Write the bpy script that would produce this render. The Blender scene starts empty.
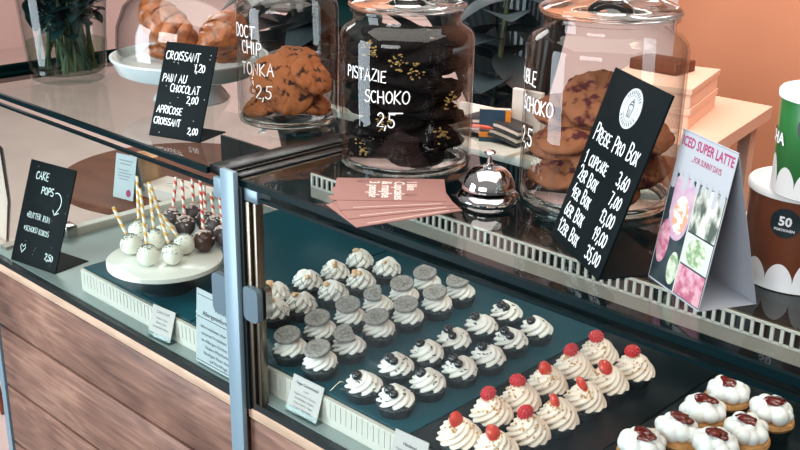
import bpy, bmesh, math, random
from mathutils import Vector, Matrix, noise
R = random.Random(7)
PI = math.pi
scene = bpy.context.scene
COL = scene.collection
Z0 = 85.0            # cm from the floor up to the deck that carries the cakes
H = 31.37            # cm from that deck up to the glass counter top

# ------------------------------------------------------------------ camera
F, PITCH, YAW, ROLL, CX, CY, CZ = 1062.778, 0.351311, 0.761894, 0.016366, 107.6706, -91.3727, 79.1503
fw = Vector((-math.sin(YAW) * math.cos(PITCH), math.cos(YAW) * math.cos(PITCH), -math.sin(PITCH)))
r0 = Vector((math.cos(YAW), math.sin(YAW), 0)); u0 = r0.cross(fw)
rt = math.cos(ROLL) * r0 + math.sin(ROLL) * u0; up = -math.sin(ROLL) * r0 + math.cos(ROLL) * u0
CAM = Vector((CX, CY, CZ))
def ray(u, v): return fw + rt * ((u - 400) / F) + up * ((225 - v) / F)
def onz(u, v, z):    # where a sight line meets a level surface
    d = ray(u, v); return CAM + d * ((z - CZ) / d.z)
def atdepth(u, v, dep): return CAM + ray(u, v) * dep
def depth(p): return (Vector(p) - CAM).dot(fw)
def W(x, y, z): return Vector((x * .01, y * .01, (z + Z0) * .01))
cd = bpy.data.cameras.new('camera'); cam = bpy.data.objects.new('camera', cd); COL.objects.link(cam)
cd.sensor_width = 36; cd.lens = F * 36 / 800; cd.clip_start = .05; cd.clip_end = 100
m = Matrix((rt, up, -fw)).transposed().to_4x4(); m.translation = W(CX, CY, CZ); cam.matrix_world = m
scene.camera = cam

# ------------------------------------------------------------------ materials
MATS = {}
def lin(c):
    return tuple(((x / 255) / 12.92 if x / 255 <= .04045 else ((x / 255 + .055) / 1.055) ** 2.4) for x in c)
def base(name):
    mt = bpy.data.materials.new(name); mt.use_nodes = True; MATS[name] = mt
    nt = mt.node_tree; return mt, nt, nt.nodes['Principled BSDF'], nt.nodes['Material Output']
def mat(name, rgb, rough=.5, metal=0, spec=.5, var=0, scale=30, bump=0, bscale=60, coat=0, rgb2=None, thr=None, emit=0, sss=0, stretch=None, detail=4):
    mt, nt, b, out = base(name)
    c = lin(rgb); b.inputs['Roughness'].default_value = rough; b.inputs['Metallic'].default_value = metal
    b.inputs['Specular IOR Level'].default_value = spec; b.inputs['Coat Weight'].default_value = coat
    b.inputs['Base Color'].default_value = (*c, 1)
    tc = nt.nodes.new('ShaderNodeTexCoord')
    src = tc.outputs['Object']
    if stretch:
        mp = nt.nodes.new('ShaderNodeMapping'); mp.inputs['Scale'].default_value = stretch
        nt.links.new(src, mp.inputs['Vector']); src = mp.outputs['Vector']
    n = nt.nodes.new('ShaderNodeTexNoise'); n.inputs['Scale'].default_value = scale; n.inputs['Detail'].default_value = detail
    nt.links.new(src, n.inputs['Vector'])
    rp = nt.nodes.new('ShaderNodeValToRGB')
    c2 = lin(rgb2) if rgb2 else tuple(x * (1 - var) for x in c)
    lo, hi = thr if thr else (.35, .65)
    rp.color_ramp.elements[0].position = lo; rp.color_ramp.elements[1].position = hi
    rp.color_ramp.elements[0].color = (*c2, 1); rp.color_ramp.elements[1].color = (*c, 1)
    if var or rgb2:
        nt.links.new(n.outputs['Fac'], rp.inputs['Fac']); nt.links.new(rp.outputs['Color'], b.inputs['Base Color'])
    if bump:
        n2 = nt.nodes.new('ShaderNodeTexNoise'); n2.inputs['Scale'].default_value = bscale; n2.inputs['Detail'].default_value = 5
        nt.links.new(src, n2.inputs['Vector'])
        bp = nt.nodes.new('ShaderNodeBump'); bp.inputs['Strength'].default_value = bump; bp.inputs['Distance'].default_value = .004
        nt.links.new(n2.outputs['Fac'], bp.inputs['Height']); nt.links.new(bp.outputs['Normal'], b.inputs['Normal'])
    if sss:
        b.inputs['Subsurface Weight'].default_value = sss; b.inputs['Subsurface Radius'].default_value = (.01, .008, .006); b.inputs['Subsurface Scale'].default_value = .5
    if emit:
        b.inputs['Emission Color'].default_value = (*c, 1); b.inputs['Emission Strength'].default_value = emit
    return mt
def thin_glass(name, tint, edge, ior=1.5, rough=.0, edgepow=.35):
    # a pane or jar wall: reflects by Fresnel on its outer side, otherwise lets light straight through, greener where seen edge-on
    mt, nt, b, out = base(name); nt.nodes.remove(b)
    tr = nt.nodes.new('ShaderNodeBsdfTransparent'); gl = nt.nodes.new('ShaderNodeBsdfGlossy'); gl.inputs['Roughness'].default_value = rough
    mx = nt.nodes.new('ShaderNodeMixShader'); fr = nt.nodes.new('ShaderNodeFresnel'); fr.inputs['IOR'].default_value = ior
    ge = nt.nodes.new('ShaderNodeNewGeometry'); inv = nt.nodes.new('ShaderNodeMath'); inv.operation = 'SUBTRACT'; inv.inputs[0].default_value = 1
    mu = nt.nodes.new('ShaderNodeMath'); mu.operation = 'MULTIPLY'
    nt.links.new(ge.outputs['Backfacing'], inv.inputs[1]); nt.links.new(fr.outputs['Fac'], mu.inputs[0]); nt.links.new(inv.outputs[0], mu.inputs[1])
    lw = nt.nodes.new('ShaderNodeLayerWeight'); lw.inputs['Blend'].default_value = edgepow
    mc = nt.nodes.new('ShaderNodeMix'); mc.data_type = 'RGBA'
    mc.inputs[6].default_value = (*tint, 1); mc.inputs[7].default_value = (*edge, 1)
    nt.links.new(lw.outputs['Facing'], mc.inputs[0]); nt.links.new(mc.outputs[2], tr.inputs['Color'])
    nt.links.new(mu.outputs[0], mx.inputs[0]); nt.links.new(tr.outputs[0], mx.inputs[1]); nt.links.new(gl.outputs[0], mx.inputs[2])
    nt.links.new(mx.outputs[0], out.inputs['Surface']); return mt
def solid_glass(name, tint, rough=0, ior=1.5):
    mt, nt, b, out = base(name)
    b.inputs['Base Color'].default_value = (*tint, 1); b.inputs['Transmission Weight'].default_value = 1; b.inputs['Roughness'].default_value = rough; b.inputs['IOR'].default_value = ior
    return mt

def wood(name, a, b_, c_):
    mt, nt, b, out = base(name)
    tc = nt.nodes.new('ShaderNodeTexCoord'); mp = nt.nodes.new('ShaderNodeMapping'); mp.inputs['Scale'].default_value = (2.2, 6, 9)
    nt.links.new(tc.outputs['Object'], mp.inputs['Vector'])
    n1 = nt.nodes.new('ShaderNodeTexNoise'); n1.inputs['Scale'].default_value = 1.6; n1.inputs['Detail'].default_value = 3; n1.inputs['Distortion'].default_value = .6
    nt.links.new(mp.outputs[0], n1.inputs['Vector'])
    wv = nt.nodes.new('ShaderNodeMath'); wv.operation = 'MULTIPLY'; wv.inputs[1].default_value = 9
    nt.links.new(n1.outputs['Fac'], wv.inputs[0])
    fr = nt.nodes.new('ShaderNodeMath'); fr.operation = 'PINGPONG'; fr.inputs[1].default_value = 1; nt.links.new(wv.outputs[0], fr.inputs[0])
    n2 = nt.nodes.new('ShaderNodeTexNoise'); n2.inputs['Scale'].default_value = 26; n2.inputs['Detail'].default_value = 6
    mp2 = nt.nodes.new('ShaderNodeMapping'); mp2.inputs['Scale'].default_value = (.3, 1, 5); nt.links.new(tc.outputs['Object'], mp2.inputs['Vector']); nt.links.new(mp2.outputs[0], n2.inputs['Vector'])
    n3 = nt.nodes.new('ShaderNodeTexNoise'); n3.inputs['Scale'].default_value = 4.5; n3.inputs['Detail'].default_value = 2; nt.links.new(tc.outputs['Object'], n3.inputs['Vector'])
    rp = nt.nodes.new('ShaderNodeValToRGB'); e = rp.color_ramp.elements
    e[0].position = .3; e[0].color = (*lin(a), 1); e[1].position = .72; e[1].color = (*lin(c_), 1); k = e.new(.5); k.color = (*lin(b_), 1)
    ad = nt.nodes.new('ShaderNodeMath'); ad.operation = 'MULTIPLY_ADD'; ad.inputs[1].default_value = .10; nt.links.new(fr.outputs[0], ad.inputs[0])
    sm = nt.nodes.new('ShaderNodeMath'); sm.operation = 'MULTIPLY_ADD'; sm.inputs[1].default_value = .4
    nt.links.new(n2.outputs['Fac'], sm.inputs[0]); 
    s3 = nt.nodes.new('ShaderNodeMath'); s3.operation = 'MULTIPLY'; s3.inputs[1].default_value = .45; nt.links.new(n3.outputs['Fac'], s3.inputs[0])
    nt.links.new(s3.outputs[0], sm.inputs[2]); nt.links.new(sm.outputs[0], ad.inputs[2]); nt.links.new(ad.outputs[0], rp.inputs['Fac'])
    nt.links.new(rp.outputs['Color'], b.inputs['Base Color']); b.inputs['Roughness'].default_value = .5
    return mt

M = MATS
mat('floor_dark', (48, 40, 38), .4, var=.2, scale=4)
mat('floor_tile', (206, 184, 177), .35, var=.12, scale=4)
mat('pink_wall', (212, 182, 176), .8, var=.04, scale=2)
mat('orange_wall', (204, 132, 98), .8, var=.08, scale=3)
mat('white_paint', (232, 222, 214), .5)
wood('plank_wood', (74, 51, 44), (126, 92, 78), (172, 136, 116))
mat('trim_wood', (204, 174, 150), .45, var=.25, scale=12, stretch=(1, 6, 6))
mat('table_wood', (112, 62, 42), .55, spec=.2, var=.3, scale=6, stretch=(1, 4, 4))
mat('black_gasket', (12, 22, 24), .4)
mat('dark_metal', (34, 36, 38), .28, metal=.7)
mat('dark_interior', (8, 18, 22), .35)
mat('steel', (196, 190, 182), .22, metal=1)
mat('brass_steel', (132, 120, 106), .32, metal=1)
mat('blue_metal', (124, 148, 163), .35, metal=.15)
mat('clamp_metal', (104, 124, 136), .3, metal=.3)
mat('grey_ledge', (150, 162, 160), .3, metal=.2)
mat('duct_metal', (120, 110, 102), .22, metal=.85)
mat('vent_white', (220, 214, 204), .45)
mat('strip_grey', (176, 164, 152), .35, metal=.3)
mat('teal_sheen_tray', (18, 74, 86), .32, spec=.16, var=.12, scale=3)  # teal stands for a bright reflection, painted into the dark tray colour
mat('black_tray', (3, 20, 25), .28, spec=.18, var=.2, scale=3)
mat('glass_edge', (3, 24, 28), .3, spec=.1)
mat('rail_dark', (6, 26, 27), .9, spec=0)
thin_glass('pane', (.95, .975, .97), (.86, .93, .92), 1.45)
thin_glass('jar_glass', (.975, .985, .98), (.42, .40, .39), 1.45, edgepow=.12)
thin_glass('vase_glass', (.97, .985, .98), (.45, .52, .50), 1.45, edgepow=.15)
thin_glass('water', (.90, .95, .90), (.6, .7, .62), 1.2, edgepow=.2)
thin_glass('acrylic', (.9, .95, .95), (.6, .7, .7), 1.45)
solid_glass('lid_glass', (.93, .96, .95))
mat('chrome', (225, 225, 228), .06, metal=1)
mat('black_rubber', (14, 16, 18), .5)
mat('chalkboard', (2, 14, 18), .6, spec=.12, var=.15, scale=12)
mat('chalk', (226, 236, 236), .7)
mat('white_marker', (240, 240, 238), .6)
mat('paper', (190, 198, 202), .6, var=.03, scale=20)
mat('tent_paper', (168, 173, 180), .6)
mat('warm_paper', (200, 192, 188), .6, var=.03, scale=20)
mat('ink', (50, 58, 66), .7)
mat('grey_ink', (140, 146, 156), .7)
mat('pink_card', (150, 110, 104), .55, var=.05, scale=30)
mat('pale_ink', (240, 226, 220), .6)
mat('magenta', (158, 48, 98), .6)
mat('picture_dark', (22, 44, 50), .4, rgb2=(60, 70, 74), scale=40)
mat('picture_white', (190, 192, 188), .5, rgb2=(190, 200, 190), scale=60)
mat('picture_pink', (206, 160, 172), .5, rgb2=(170, 90, 116), scale=90, thr=(.4, .6))
mat('picture_peach', (212, 150, 120), .5, rgb2=(240, 222, 214), scale=110, thr=(.45, .55))
mat('picture_lilac', (190, 170, 178), .5, rgb2=(180, 140, 170), scale=60)
mat('picture_green', (196, 208, 186), .5, rgb2=(120, 150, 110), scale=110, thr=(.42, .58))
mat('picture_leaf', (70, 84, 76), .5, rgb2=(214, 216, 204), scale=70, thr=(.42, .58), stretch=(1, 1, .45))
mat('paper_shade', (164, 170, 180), .7)  # shade inside the folded cards, painted as a grey-blue paper colour
mat('tin_green', (38, 108, 52), .35, coat=.2)
mat('tin_brown', (104, 54, 30), .35, coat=.2)
mat('tin_white', (230, 234, 236), .4)
mat('badge_black', (14, 34, 40), .4)
mat('cream_white', (252, 247, 240), .5, sss=.15)
mat('cream_beige', (250, 232, 217), .5, sss=.15)
mat('meringue_white', (244, 244, 242), .45, sss=.2)
mat('dark_cake', (20, 32, 36), .65, rgb2=(76, 92, 94), scale=420, thr=(.38, .5), bump=.8, bscale=300)
mat('golden_cake', (222, 160, 96), .7, var=.35, scale=90, bump=.5, bscale=200)
mat('dark_wrapper', (10, 34, 40), .35)
mat('sugar', (104, 110, 110), .5)
mat('oreo', (172, 167, 162), .75, var=.4, scale=220, bump=.4, bscale=300)
mat('nut', (228, 166, 110), .5, rgb2=(244, 220, 190), scale=120)
mat('choc_drizzle', (38, 26, 24), .35)
mat('berry_blue', (9, 13, 20), .1, coat=.6)
mat('choc_flake', (44, 30, 28), .4)
mat('raspberry', (206, 44, 52), .38, coat=.2, sss=.1)
mat('strawberry', (226, 64, 44), .35, var=.3, scale=120, coat=.3)
mat('crumb', (206, 158, 96), .8)
mat('jam', (110, 18, 14), .1, coat=.6, var=.5, scale=160)
mat('pop_white', (232, 232, 220), .4, rgb2=(120, 130, 128), scale=520, thr=(.33, .38), sss=.05)
mat('pop_plain', (236, 234, 222), .35, sss=.05)
mat('pop_silver', (150, 156, 156), .5, rgb2=(232, 230, 220), scale=500, thr=(.44, .5))
mat('pop_dark', (92, 80, 82), .3, rgb2=(70, 58, 58), scale=20)
mat('choco_glaze', (70, 44, 38), .25)
mat('sprinkle', (226, 206, 200), .6)
mat('stick_white', (240, 232, 220), .6)
mat('stick_yellow', (234, 176, 74), .6)
mat('stick_red', (222, 66, 50), .6)
mat('porcelain', (232, 230, 222), .2, coat=.3)
mat('porcelain_blue', (206, 222, 224), .2, coat=.3)
mat('pedestal_dark', (30, 52, 58), .3, metal=.4)
mat('croissant', (172, 98, 50), .34, rgb2=(84, 38, 18), scale=26, thr=(.3, .62), bump=.5, bscale=70, coat=.25, stretch=(1, 3, 3))
mat('cookie_brown', (158, 96, 58), .75, spec=.25, rgb2=(50, 27, 18), scale=62, thr=(.36, .45), bump=1, bscale=70)
mat('cookie_berry', (146, 92, 62), .75, spec=.25, rgb2=(78, 28, 32), scale=48, thr=(.4, .5), bump=1, bscale=60)
mat('cookie_black', (16, 10, 11), .8, spec=.12, var=.4, scale=60, bump=1, bscale=80)
mat('pistachio', (186, 160, 96), .8, rgb2=(150, 112, 60), scale=150)
mat('leaf_dark', (16, 50, 52), .32, var=.4, scale=14)
mat('leaf_deep', (8, 26, 32), .3, var=.3, scale=10)
mat('leaf_grey', (52, 66, 72), .42, var=.3, scale=14)
mat('stem_green', (78, 92, 58), .4, rgb2=(28, 52, 46), scale=25)
mat('kraft', (206, 164, 128), .8, var=.1, scale=15)
mat('box_cream', (230, 192, 172), .6)
mat('pale_chair', (226, 208, 198), .45)
mat('book_blue', (40, 70, 92), .4)
mat('book_orange', (230, 138, 44), .5)
mat('coral', (232, 92, 62), .4)
mat('dark_paper', (52, 48, 48), .6, var=.2, scale=20)
mat('page', (214, 196, 184), .7, var=.1, scale=30)

# ------------------------------------------------------------------ mesh builder (everything in cm, in its thing's own frame)
class MB:
    def __init__(s): s.bm = bmesh.new(); s.mi = 0
    def _fn(s, M_): return (lambda p: p) if M_ is None else ((lambda p: M_ @ p) if isinstance(M_, Matrix) else M_)
    def face(s, vs):
        try:
            f = s.bm.faces.new(vs); f.material_index = s.mi; return f
        except ValueError: return None
    def poly(s, pts, faces, M_=None):
        fn = s._fn(M_); v = [s.bm.verts.new(fn(Vector(p))) for p in pts]
        for f in faces: s.face([v[i] for i in f])
        return s
    def box(s, x0, x1, y0, y1, z0, z1, M_=None, bev=0):
        if bev:
            t = bmesh.new(); bmesh.ops.create_cube(t, size=1)
            for v in t.verts: v.co = Vector(((x0 + x1) / 2 + v.co.x * (x1 - x0), (y0 + y1) / 2 + v.co.y * (y1 - y0), (z0 + z1) / 2 + v.co.z * (z1 - z0)))
            bmesh.ops.bevel(t, geom=t.edges[:], offset=bev, segments=2, affect='EDGES', profile=.5)
            s.poly([v.co.copy() for v in t.verts], [[v.index for v in f.verts] for f in (t.verts.index_update(), t.faces)[1]], M_); t.free(); return s
        p = [(x, y, z) for z in (z0, z1) for y in (y0, y1) for x in (x0, x1)]
        return s.poly(p, [(0, 2, 3, 1), (4, 5, 7, 6), (0, 1, 5, 4), (2, 6, 7, 3), (0, 4, 6, 2), (1, 3, 7, 5)], M_)
    def lathe(s, prof, n=48, M_=None, closed=False, a0=0, a1=2 * PI, rfn=None):
        fn = s._fn(M_); full = abs(a1 - a0 - 2 * PI) < 1e-6; rings = []
        for (r, z) in prof:
            if r < 1e-6: rings.append([s.bm.verts.new(fn(Vector((0, 0, z))))]); continue
            k = n if full else n + 1; ring = []
            for i in range(k):
                a = a0 + (a1 - a0) * i / n; q = r if rfn is None else rfn(r, z, a)
                ring.append(s.bm.verts.new(fn(Vector((q * math.cos(a), q * math.sin(a), z)))))
            rings.append(ring)
        if closed: rings.append(rings[0])
        for A, B in zip(rings, rings[1:]):
            k = n
            for i in range(k):
                j = (i + 1) % len(A) if full or len(A) == 1 else i + 1; jb = (i + 1) % len(B) if full or len(B) == 1 else i + 1
                if len(A) == 1 and len(B) == 1: continue
                if len(A) == 1: s.face([A[0], B[jb], B[i]])
                elif len(B) == 1: s.face([A[i], A[j], B[0]])
                else: s.face([A[i], A[j], B[jb], B[i]])
        return s
    def tube(s, pts, rad, n=8, M_=None, mfn=None, caps=True):
        fn = s._fn(M_); pts = [Vector(p) for p in pts]; rr = rad if isinstance(rad, (list, tuple)) else [rad] * len(pts)
        T0 = (pts[1] - pts[0]).normalized(); N = T0.orthogonal().normalized(); rings = []
        for i, p in enumerate(pts):
            T = (pts[min(i + 1, len(pts) - 1)] - pts[max(i - 1, 0)]).normalized(); N = (N - T * N.dot(T)).normalized(); B = T.cross(N)
            rings.append([s.bm.verts.new(fn(p + (N * math.cos(2 * PI * k / n) + B * math.sin(2 * PI * k / n)) * rr[i])) for k in range(n)])
        for i, (A, B) in enumerate(zip(rings, rings[1:])):
            for k in range(n):
                if mfn: s.mi = mfn(i, k)
                s.face([A[k], A[(k + 1) % n], B[(k + 1) % n], B[k]])
        if caps: s.face(rings[0][::-1]); s.face(rings[-1])
        return s
    def blob(s, c, r, sub=2, M_=None, sc=(1, 1, 1), amp=0, fq=1, seed=0, rot=None):
        t = bmesh.new(); bmesh.ops.create_icosphere(t, subdivisions=sub, radius=1); t.verts.index_update(); P = []
        for v in t.verts:
            p = v.co.copy(); k = r * (1 + amp * noise.noise(p * fq + Vector((seed, seed * 1.7, 0))))
            p = Vector((p.x * sc[0], p.y * sc[1], p.z * sc[2])) * k
            if rot: p = rot @ p
            P.append(p + Vector(c))
        s.poly(P, [[v.index for v in f.verts] for f in t.faces], M_); t.free(); return s
    def prism(s, poly, d0, d1, M_=None):   # polygon in x,y extruded along z
        n = len(poly); p = [(x, y, d0) for x, y in poly] + [(x, y, d1) for x, y in poly]
        return s.poly(p, [tuple(range(n - 1, -1, -1)), tuple(range(n, 2 * n))] + [(i, (i + 1) % n, n + (i + 1) % n, n + i) for i in range(n)], M_)
    def stroke(s, pl, w, M_=None, d=0.03):   # a pen stroke: a ribbon lying on a panel's x,y surface
        fn = s._fn(M_); pl = [Vector((p[0], p[1], 0)) for p in pl]; L = []; Rr = []
        for i, p in enumerate(pl):
            T = pl[min(i + 1, len(pl) - 1)] - pl[max(i - 1, 0)]
            if T.length < 1e-6: T = Vector((1, 0, 0))
            T.normalize(); Nn = Vector((-T.y, T.x, 0)) * w * .5
            if i == 0: p = p - T * w * .35
            if i == len(pl) - 1: p = p + T * w * .35
            L.append(s.bm.verts.new(fn(p + Nn + Vector((0, 0, d))))); Rr.append(s.bm.verts.new(fn(p - Nn + Vector((0, 0, d)))))
        for i in range(len(pl) - 1): s.face([Rr[i], Rr[i + 1], L[i + 1], L[i]])
        return s
    def type(s, txt, size, x, y, M_=None, d=0.03, align='LEFT', bold=0, rot=0, space=1, fit=None):   # printed lettering
        fn = s._fn(M_); c = bpy.data.curves.new('t', 'FONT'); c.body = txt; c.size = size; c.align_x = align; c.offset = bold; c.resolution_u = 2; c.space_character = space
        o = bpy.data.objects.new('t', c); me = bpy.data.meshes.new_from_object(o); cr, sr = math.cos(rot), math.sin(rot)
        if fit:
            xs = [q.co.x for q in me.vertices]; g_ = fit / (max(xs) - min(xs))
            for q in me.vertices: q.co.x *= g_
        v = [s.bm.verts.new(fn(Vector((x + q.co.x * cr - q.co.y * sr, y + q.co.x * sr + q.co.y * cr, d)))) for q in me.vertices]
        for p in me.polygons: s.face([v[i] for i in p.vertices])
        bpy.data.objects.remove(o); bpy.data.curves.remove(c); bpy.data.meshes.remove(me); return s
    def build(s, name, mats, parent=None, loc=None, smooth=True, ang=40, world=False):
        me = bpy.data.meshes.new(name)
        bmesh.ops.recalc_face_normals(s.bm, faces=s.bm.faces[:]) if not getattr(s, 'keep', False) else None
        for v in s.bm.verts: v.co *= .01
        s.bm.to_mesh(me); s.bm.free()
        for mname in (mats if isinstance(mats, (list, tuple)) else [mats]): me.materials.append(MATS[mname])
        if smooth:
            for p in me.polygons: p.use_smooth = True
            me.set_sharp_from_angle(angle=math.radians(ang))
        o = bpy.data.objects.new(name, me); COL.objects.link(o)
        if parent: o.parent = parent
        elif loc is not None: o.location = W(*loc)
        return o
def tag(o, label, cat, group=None, kind=None):
    if label: o['label'] = label
    if cat: o['category'] = cat
    if group: o['group'] = group
    if kind: o['kind'] = kind
    return o
def thing(name, label, cat, loc, rz=0, group=None):
    o = bpy.data.objects.new(name, None); COL.objects.link(o); o.location = W(*loc); o.rotation_euler = (0, 0, rz); o.empty_display_size = .03
    return tag(o, label, cat, group)
def struct(o): o['kind'] = 'structure'; return o
def dup(root, loc, rz, label, scale=None):
    r = root.copy(); COL.objects.link(r); r.location = W(*loc); r.rotation_euler = (0, 0, rz); r['label'] = label
    if scale: r.scale = (scale,) * 3
    for ch in list(root.children):
        c = ch.copy(); COL.objects.link(c); c.parent = r
        for g in list(ch.children):
            d = g.copy(); COL.objects.link(d); d.parent = c
    return r

# ------------------------------------------------------------------ handwriting: pen strokes per letter on a unit-high grid
def arc(cx, cy, rx, ry, a0, a1, n=9): return [(cx + rx * math.cos(math.radians(a0 + (a1 - a0) * i / n)), cy + ry * math.sin(math.radians(a0 + (a1 - a0) * i / n))) for i in range(n + 1)]
G = {
 'A': (.6, [[(0, 0), (.3, 1), (.58, 0)], [(.1, .38), (.5, .38)]]),
 'B': (.55, [[(0, 0), (0, 1)], [(0, 1)] + arc(.2, .75, .28, .24, 90, -90) + [(0, .5)], [(0, .5)] + arc(.24, .25, .3, .25, 90, -90) + [(0, 0)]]),
 'C': (.55, [arc(.32, .5, .32, .5, 55, 310, 12)]),
 'D': (.58, [[(0, 0), (0, 1)], [(0, 1)] + arc(.12, .5, .44, .5, 90, -90, 10) + [(0, 0)]]),
 'E': (.5, [[(.45, 1), (.02, .98), (0, .02), (.46, 0)], [(0, .5), (.38, .52)]]),
 'F': (.5, [[(.46, 1), (0, .98), (0, 0)], [(0, .52), (.36, .54)]]),
 'H': (.58, [[(0, 1), (0, 0)], [(.52, 1), (.54, 0)], [(0, .5), (.53, .52)]]),
 'I': (.18, [[(.08, 1), (.08, 0)]]),
 'K': (.55, [[(0, 1), (0, 0)], [(.48, 1), (.02, .46), (.52, 0)]]),
 'L': (.48, [[(0, 1), (0, 0), (.44, .02)]]),
 'M': (.7, [[(0, 0), (.06, 1), (.34, .4), (.6, 1), (.66, 0)]]),
 'N': (.58, [[(0, 0), (.02, 1), (.5, .04), (.53, 1)]]),
 'O': (.6, [arc(.3, .5, .3, .48, 90, 450, 14)]),
 'P': (.52, [[(0, 0), (0, 1)], [(0, 1)] + arc(.18, .74, .3, .26, 90, -90) + [(0, .48)]]),
 'R': (.56, [[(0, 0), (0, 1)], [(0, 1)] + arc(.18, .75, .28, .25, 90, -90) + [(.04, .5), (.52, 0)]]),
 'S': (.5, [arc(.26, .75, .23, .24, 40, 260, 8) + arc(.24, .25, .25, .25, 85, -150, 8)]),
 'T': (.56, [[(0, .98), (.56, 1)], [(.28, 1), (.27, 0)]]),
 'U': (.56, [[(0, 1), (.01, .3)] + arc(.27, .26, .26, .26, 190, 350, 7) + [(.54, 1)]]),
 'X': (.55, [[(0, 1), (.52, 0)], [(.5, 1), (0, 0)]]),
 'Z': (.5, [[(.02, .98), (.48, 1), (0, .02), (.5, 0)]]),
 '0': (.52, [arc(.26, .5, .25, .48, 90, 450, 13)]),
 '1': (.3, [[(0, .68), (.2, 1), (.2, 0)]]),
 '2': (.5, [arc(.24, .72, .23, .27, 160, -20, 8) + [(.02, .02), (.5, .04)]]),
 '3': (.48, [arc(.2, .75, .24, .25, 140, -80, 8) + arc(.2, .26, .27, .26, 85, -140, 8)]),
 '4': (.52, [[(.24, 1), (0, .42), (.5, .42)], [(.36, .66), (.34, 0)]]),
 '5': (.5, [[(.5, 1), (.06, .98), (.04, .58)] + arc(.2, .3, .27, .3, 95, -150, 9)]),
 '6': (.48, [[(.36, 1), (.08, .52)] + arc(.25, .27, .22, .27, 160, 520, 11)]),
 '7': (.48, [[(0, .98), (.46, 1), (.16, 0)]]),
 '9': (.5, [arc(.25, .72, .22, .27, 0, 360, 11) + [(.4, .4), (.2, 0)]]),
 ',': (.18, [[(.1, .1), (.02, -.2)]]), '.': (.16, [[(.06, .0), (.08, .06)]]),
 '*': (.4, [[(.04, .3), (.34, .7)], [(.04, .7), (.34, .3)], [(.19, .24), (.19, .76)]]),
 ' ': (.4, []),
}
def pen(mb, txt, x, y, h, w, M_, slope=0, gap=.16, wide=1, rng=R):
    cx = x
    for ch in txt:
        sm = .76 if ch.islower() else 1; ch = ch.upper(); h0 = h; h = h * sm; wd, pls = G[ch]; j = rng.uniform(-.05, .05) * h; sk = rng.uniform(-.04, .08); hh = h * rng.uniform(.92, 1.06)
        for pl in pls: mb.stroke([(cx + (px * wide + py * sk) * hh, y + j + (cx - x) * slope + py * hh) for px, py in pl], w, M_)
        cx += (wd * wide + gap) * h; h = h0
    return cx
def panel(tilt, off=0, yoff=0, z=0):   # frame of a leaning board: x right, y up the board, z out of its front
    c, s_ = math.cos(tilt), math.sin(tilt)
    n = Vector((0, -c, s_)); u = Vector((0, s_, c))
    m_ = Matrix(((1, 0, 0), u, n)).transposed().to_4x4(); m_.translation = Vector((0, yoff, z)) + n * off; return m_

# ================================================================== the room
struct(MB().prism([(-700, -500), (500, -500), (500, 400), (-104, 400), (-104, -30), (-700, -30)], -87, -85).build('floor', 'floor_dark', loc=(0, 0, 0), smooth=False))  # floor out of view, darkened to keep haze off the front glass
struct(MB().box(-700, -104, -30, 400, -87, -85).build('floor_left', 'floor_tile', loc=(0, 0, 0), smooth=False))
struct(MB().box(-700, 500, 330, 340, -85, 220).build('wall_back', 'pink_wall', loc=(0, 0, 0), smooth=False))
struct(MB().box(-28, 260, 150, 160, -85, 220).build('wall_partition', 'orange_wall', loc=(0, 0, 0), smooth=False))
struct(MB().box(-710, -700, -100, 340, -85, 220).build('wall_left', 'pink_wall', loc=(0, 0, 0), smooth=False))

# ================================================================== the display case
case = thing('display_case', 'long refrigerated glass cake counter with wooden plank front', 'display case', (0, 0, -Z0))
ZC = Z0
def cbox(name, mats, x0, x1, y0, y1, z0, z1, bev=0, smooth=True, label=None):
    o = MB().box(x0, x1, y0, y1, z0 + ZC, z1 + ZC, bev=bev).build(name, mats, case, smooth=smooth)
    if label: o['label'] = label
    return o
XL, XR = -101.5, 82
def planks(x0, x1):
    b = MB(); zs = [-8.2, -21.9, -36.6, -51.2, -66, -80]
    for a, c in zip(zs, zs[1:]): b.box(x0, x1, -.0, 2, c + .34 + ZC, a - .34 + ZC, bev=.18)
    return b.build('wood_panel', 'plank_wood', case)
planks(XL + 2.2, -12.6); planks(-11.9, XR)
cbox('cabinet_core', 'black_gasket', XL + 1.6, XR, 1.2, 60, -82, -8.4)
cbox('end_panel', 'blue_metal', XL - .6, XL + 1.4, -.2, 62, -84, -6)
for x0, x1 in ((XL + 1.5, -12.6), (-11.9, XR)): cbox('top_trim', 'trim_wood', x0, x1, -.3, 2, -8.2, -6.4, bev=.15)
cbox('gasket', 'black_gasket', XL, XR, -.15, 1.0, -6.4, -5.2)
cbox('front_ledge', 'grey_ledge', XL, XR, 1.0, 4.2, -8.2, -5.0)
cbox('end_floor', 'grey_ledge', XL + 1.5, -68, 4.2, 61, -8.2, -5.0)
# perforated strip at the trays' front edge
b = MB().box(-68, XR, 3.4, 4.1, -5 + ZC, -.6 + ZC)
x = -67.5
while x < XR - 1: b.box(x, x + .75, 3.3, 3.45, -3.6 + ZC, -.9 + ZC); x += 1.15
b.build('air_strip', 'vent_white', case)
cbox('deck', 'dark_interior', -68, XR, 4.1, 62, -8, -.35)
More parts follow.
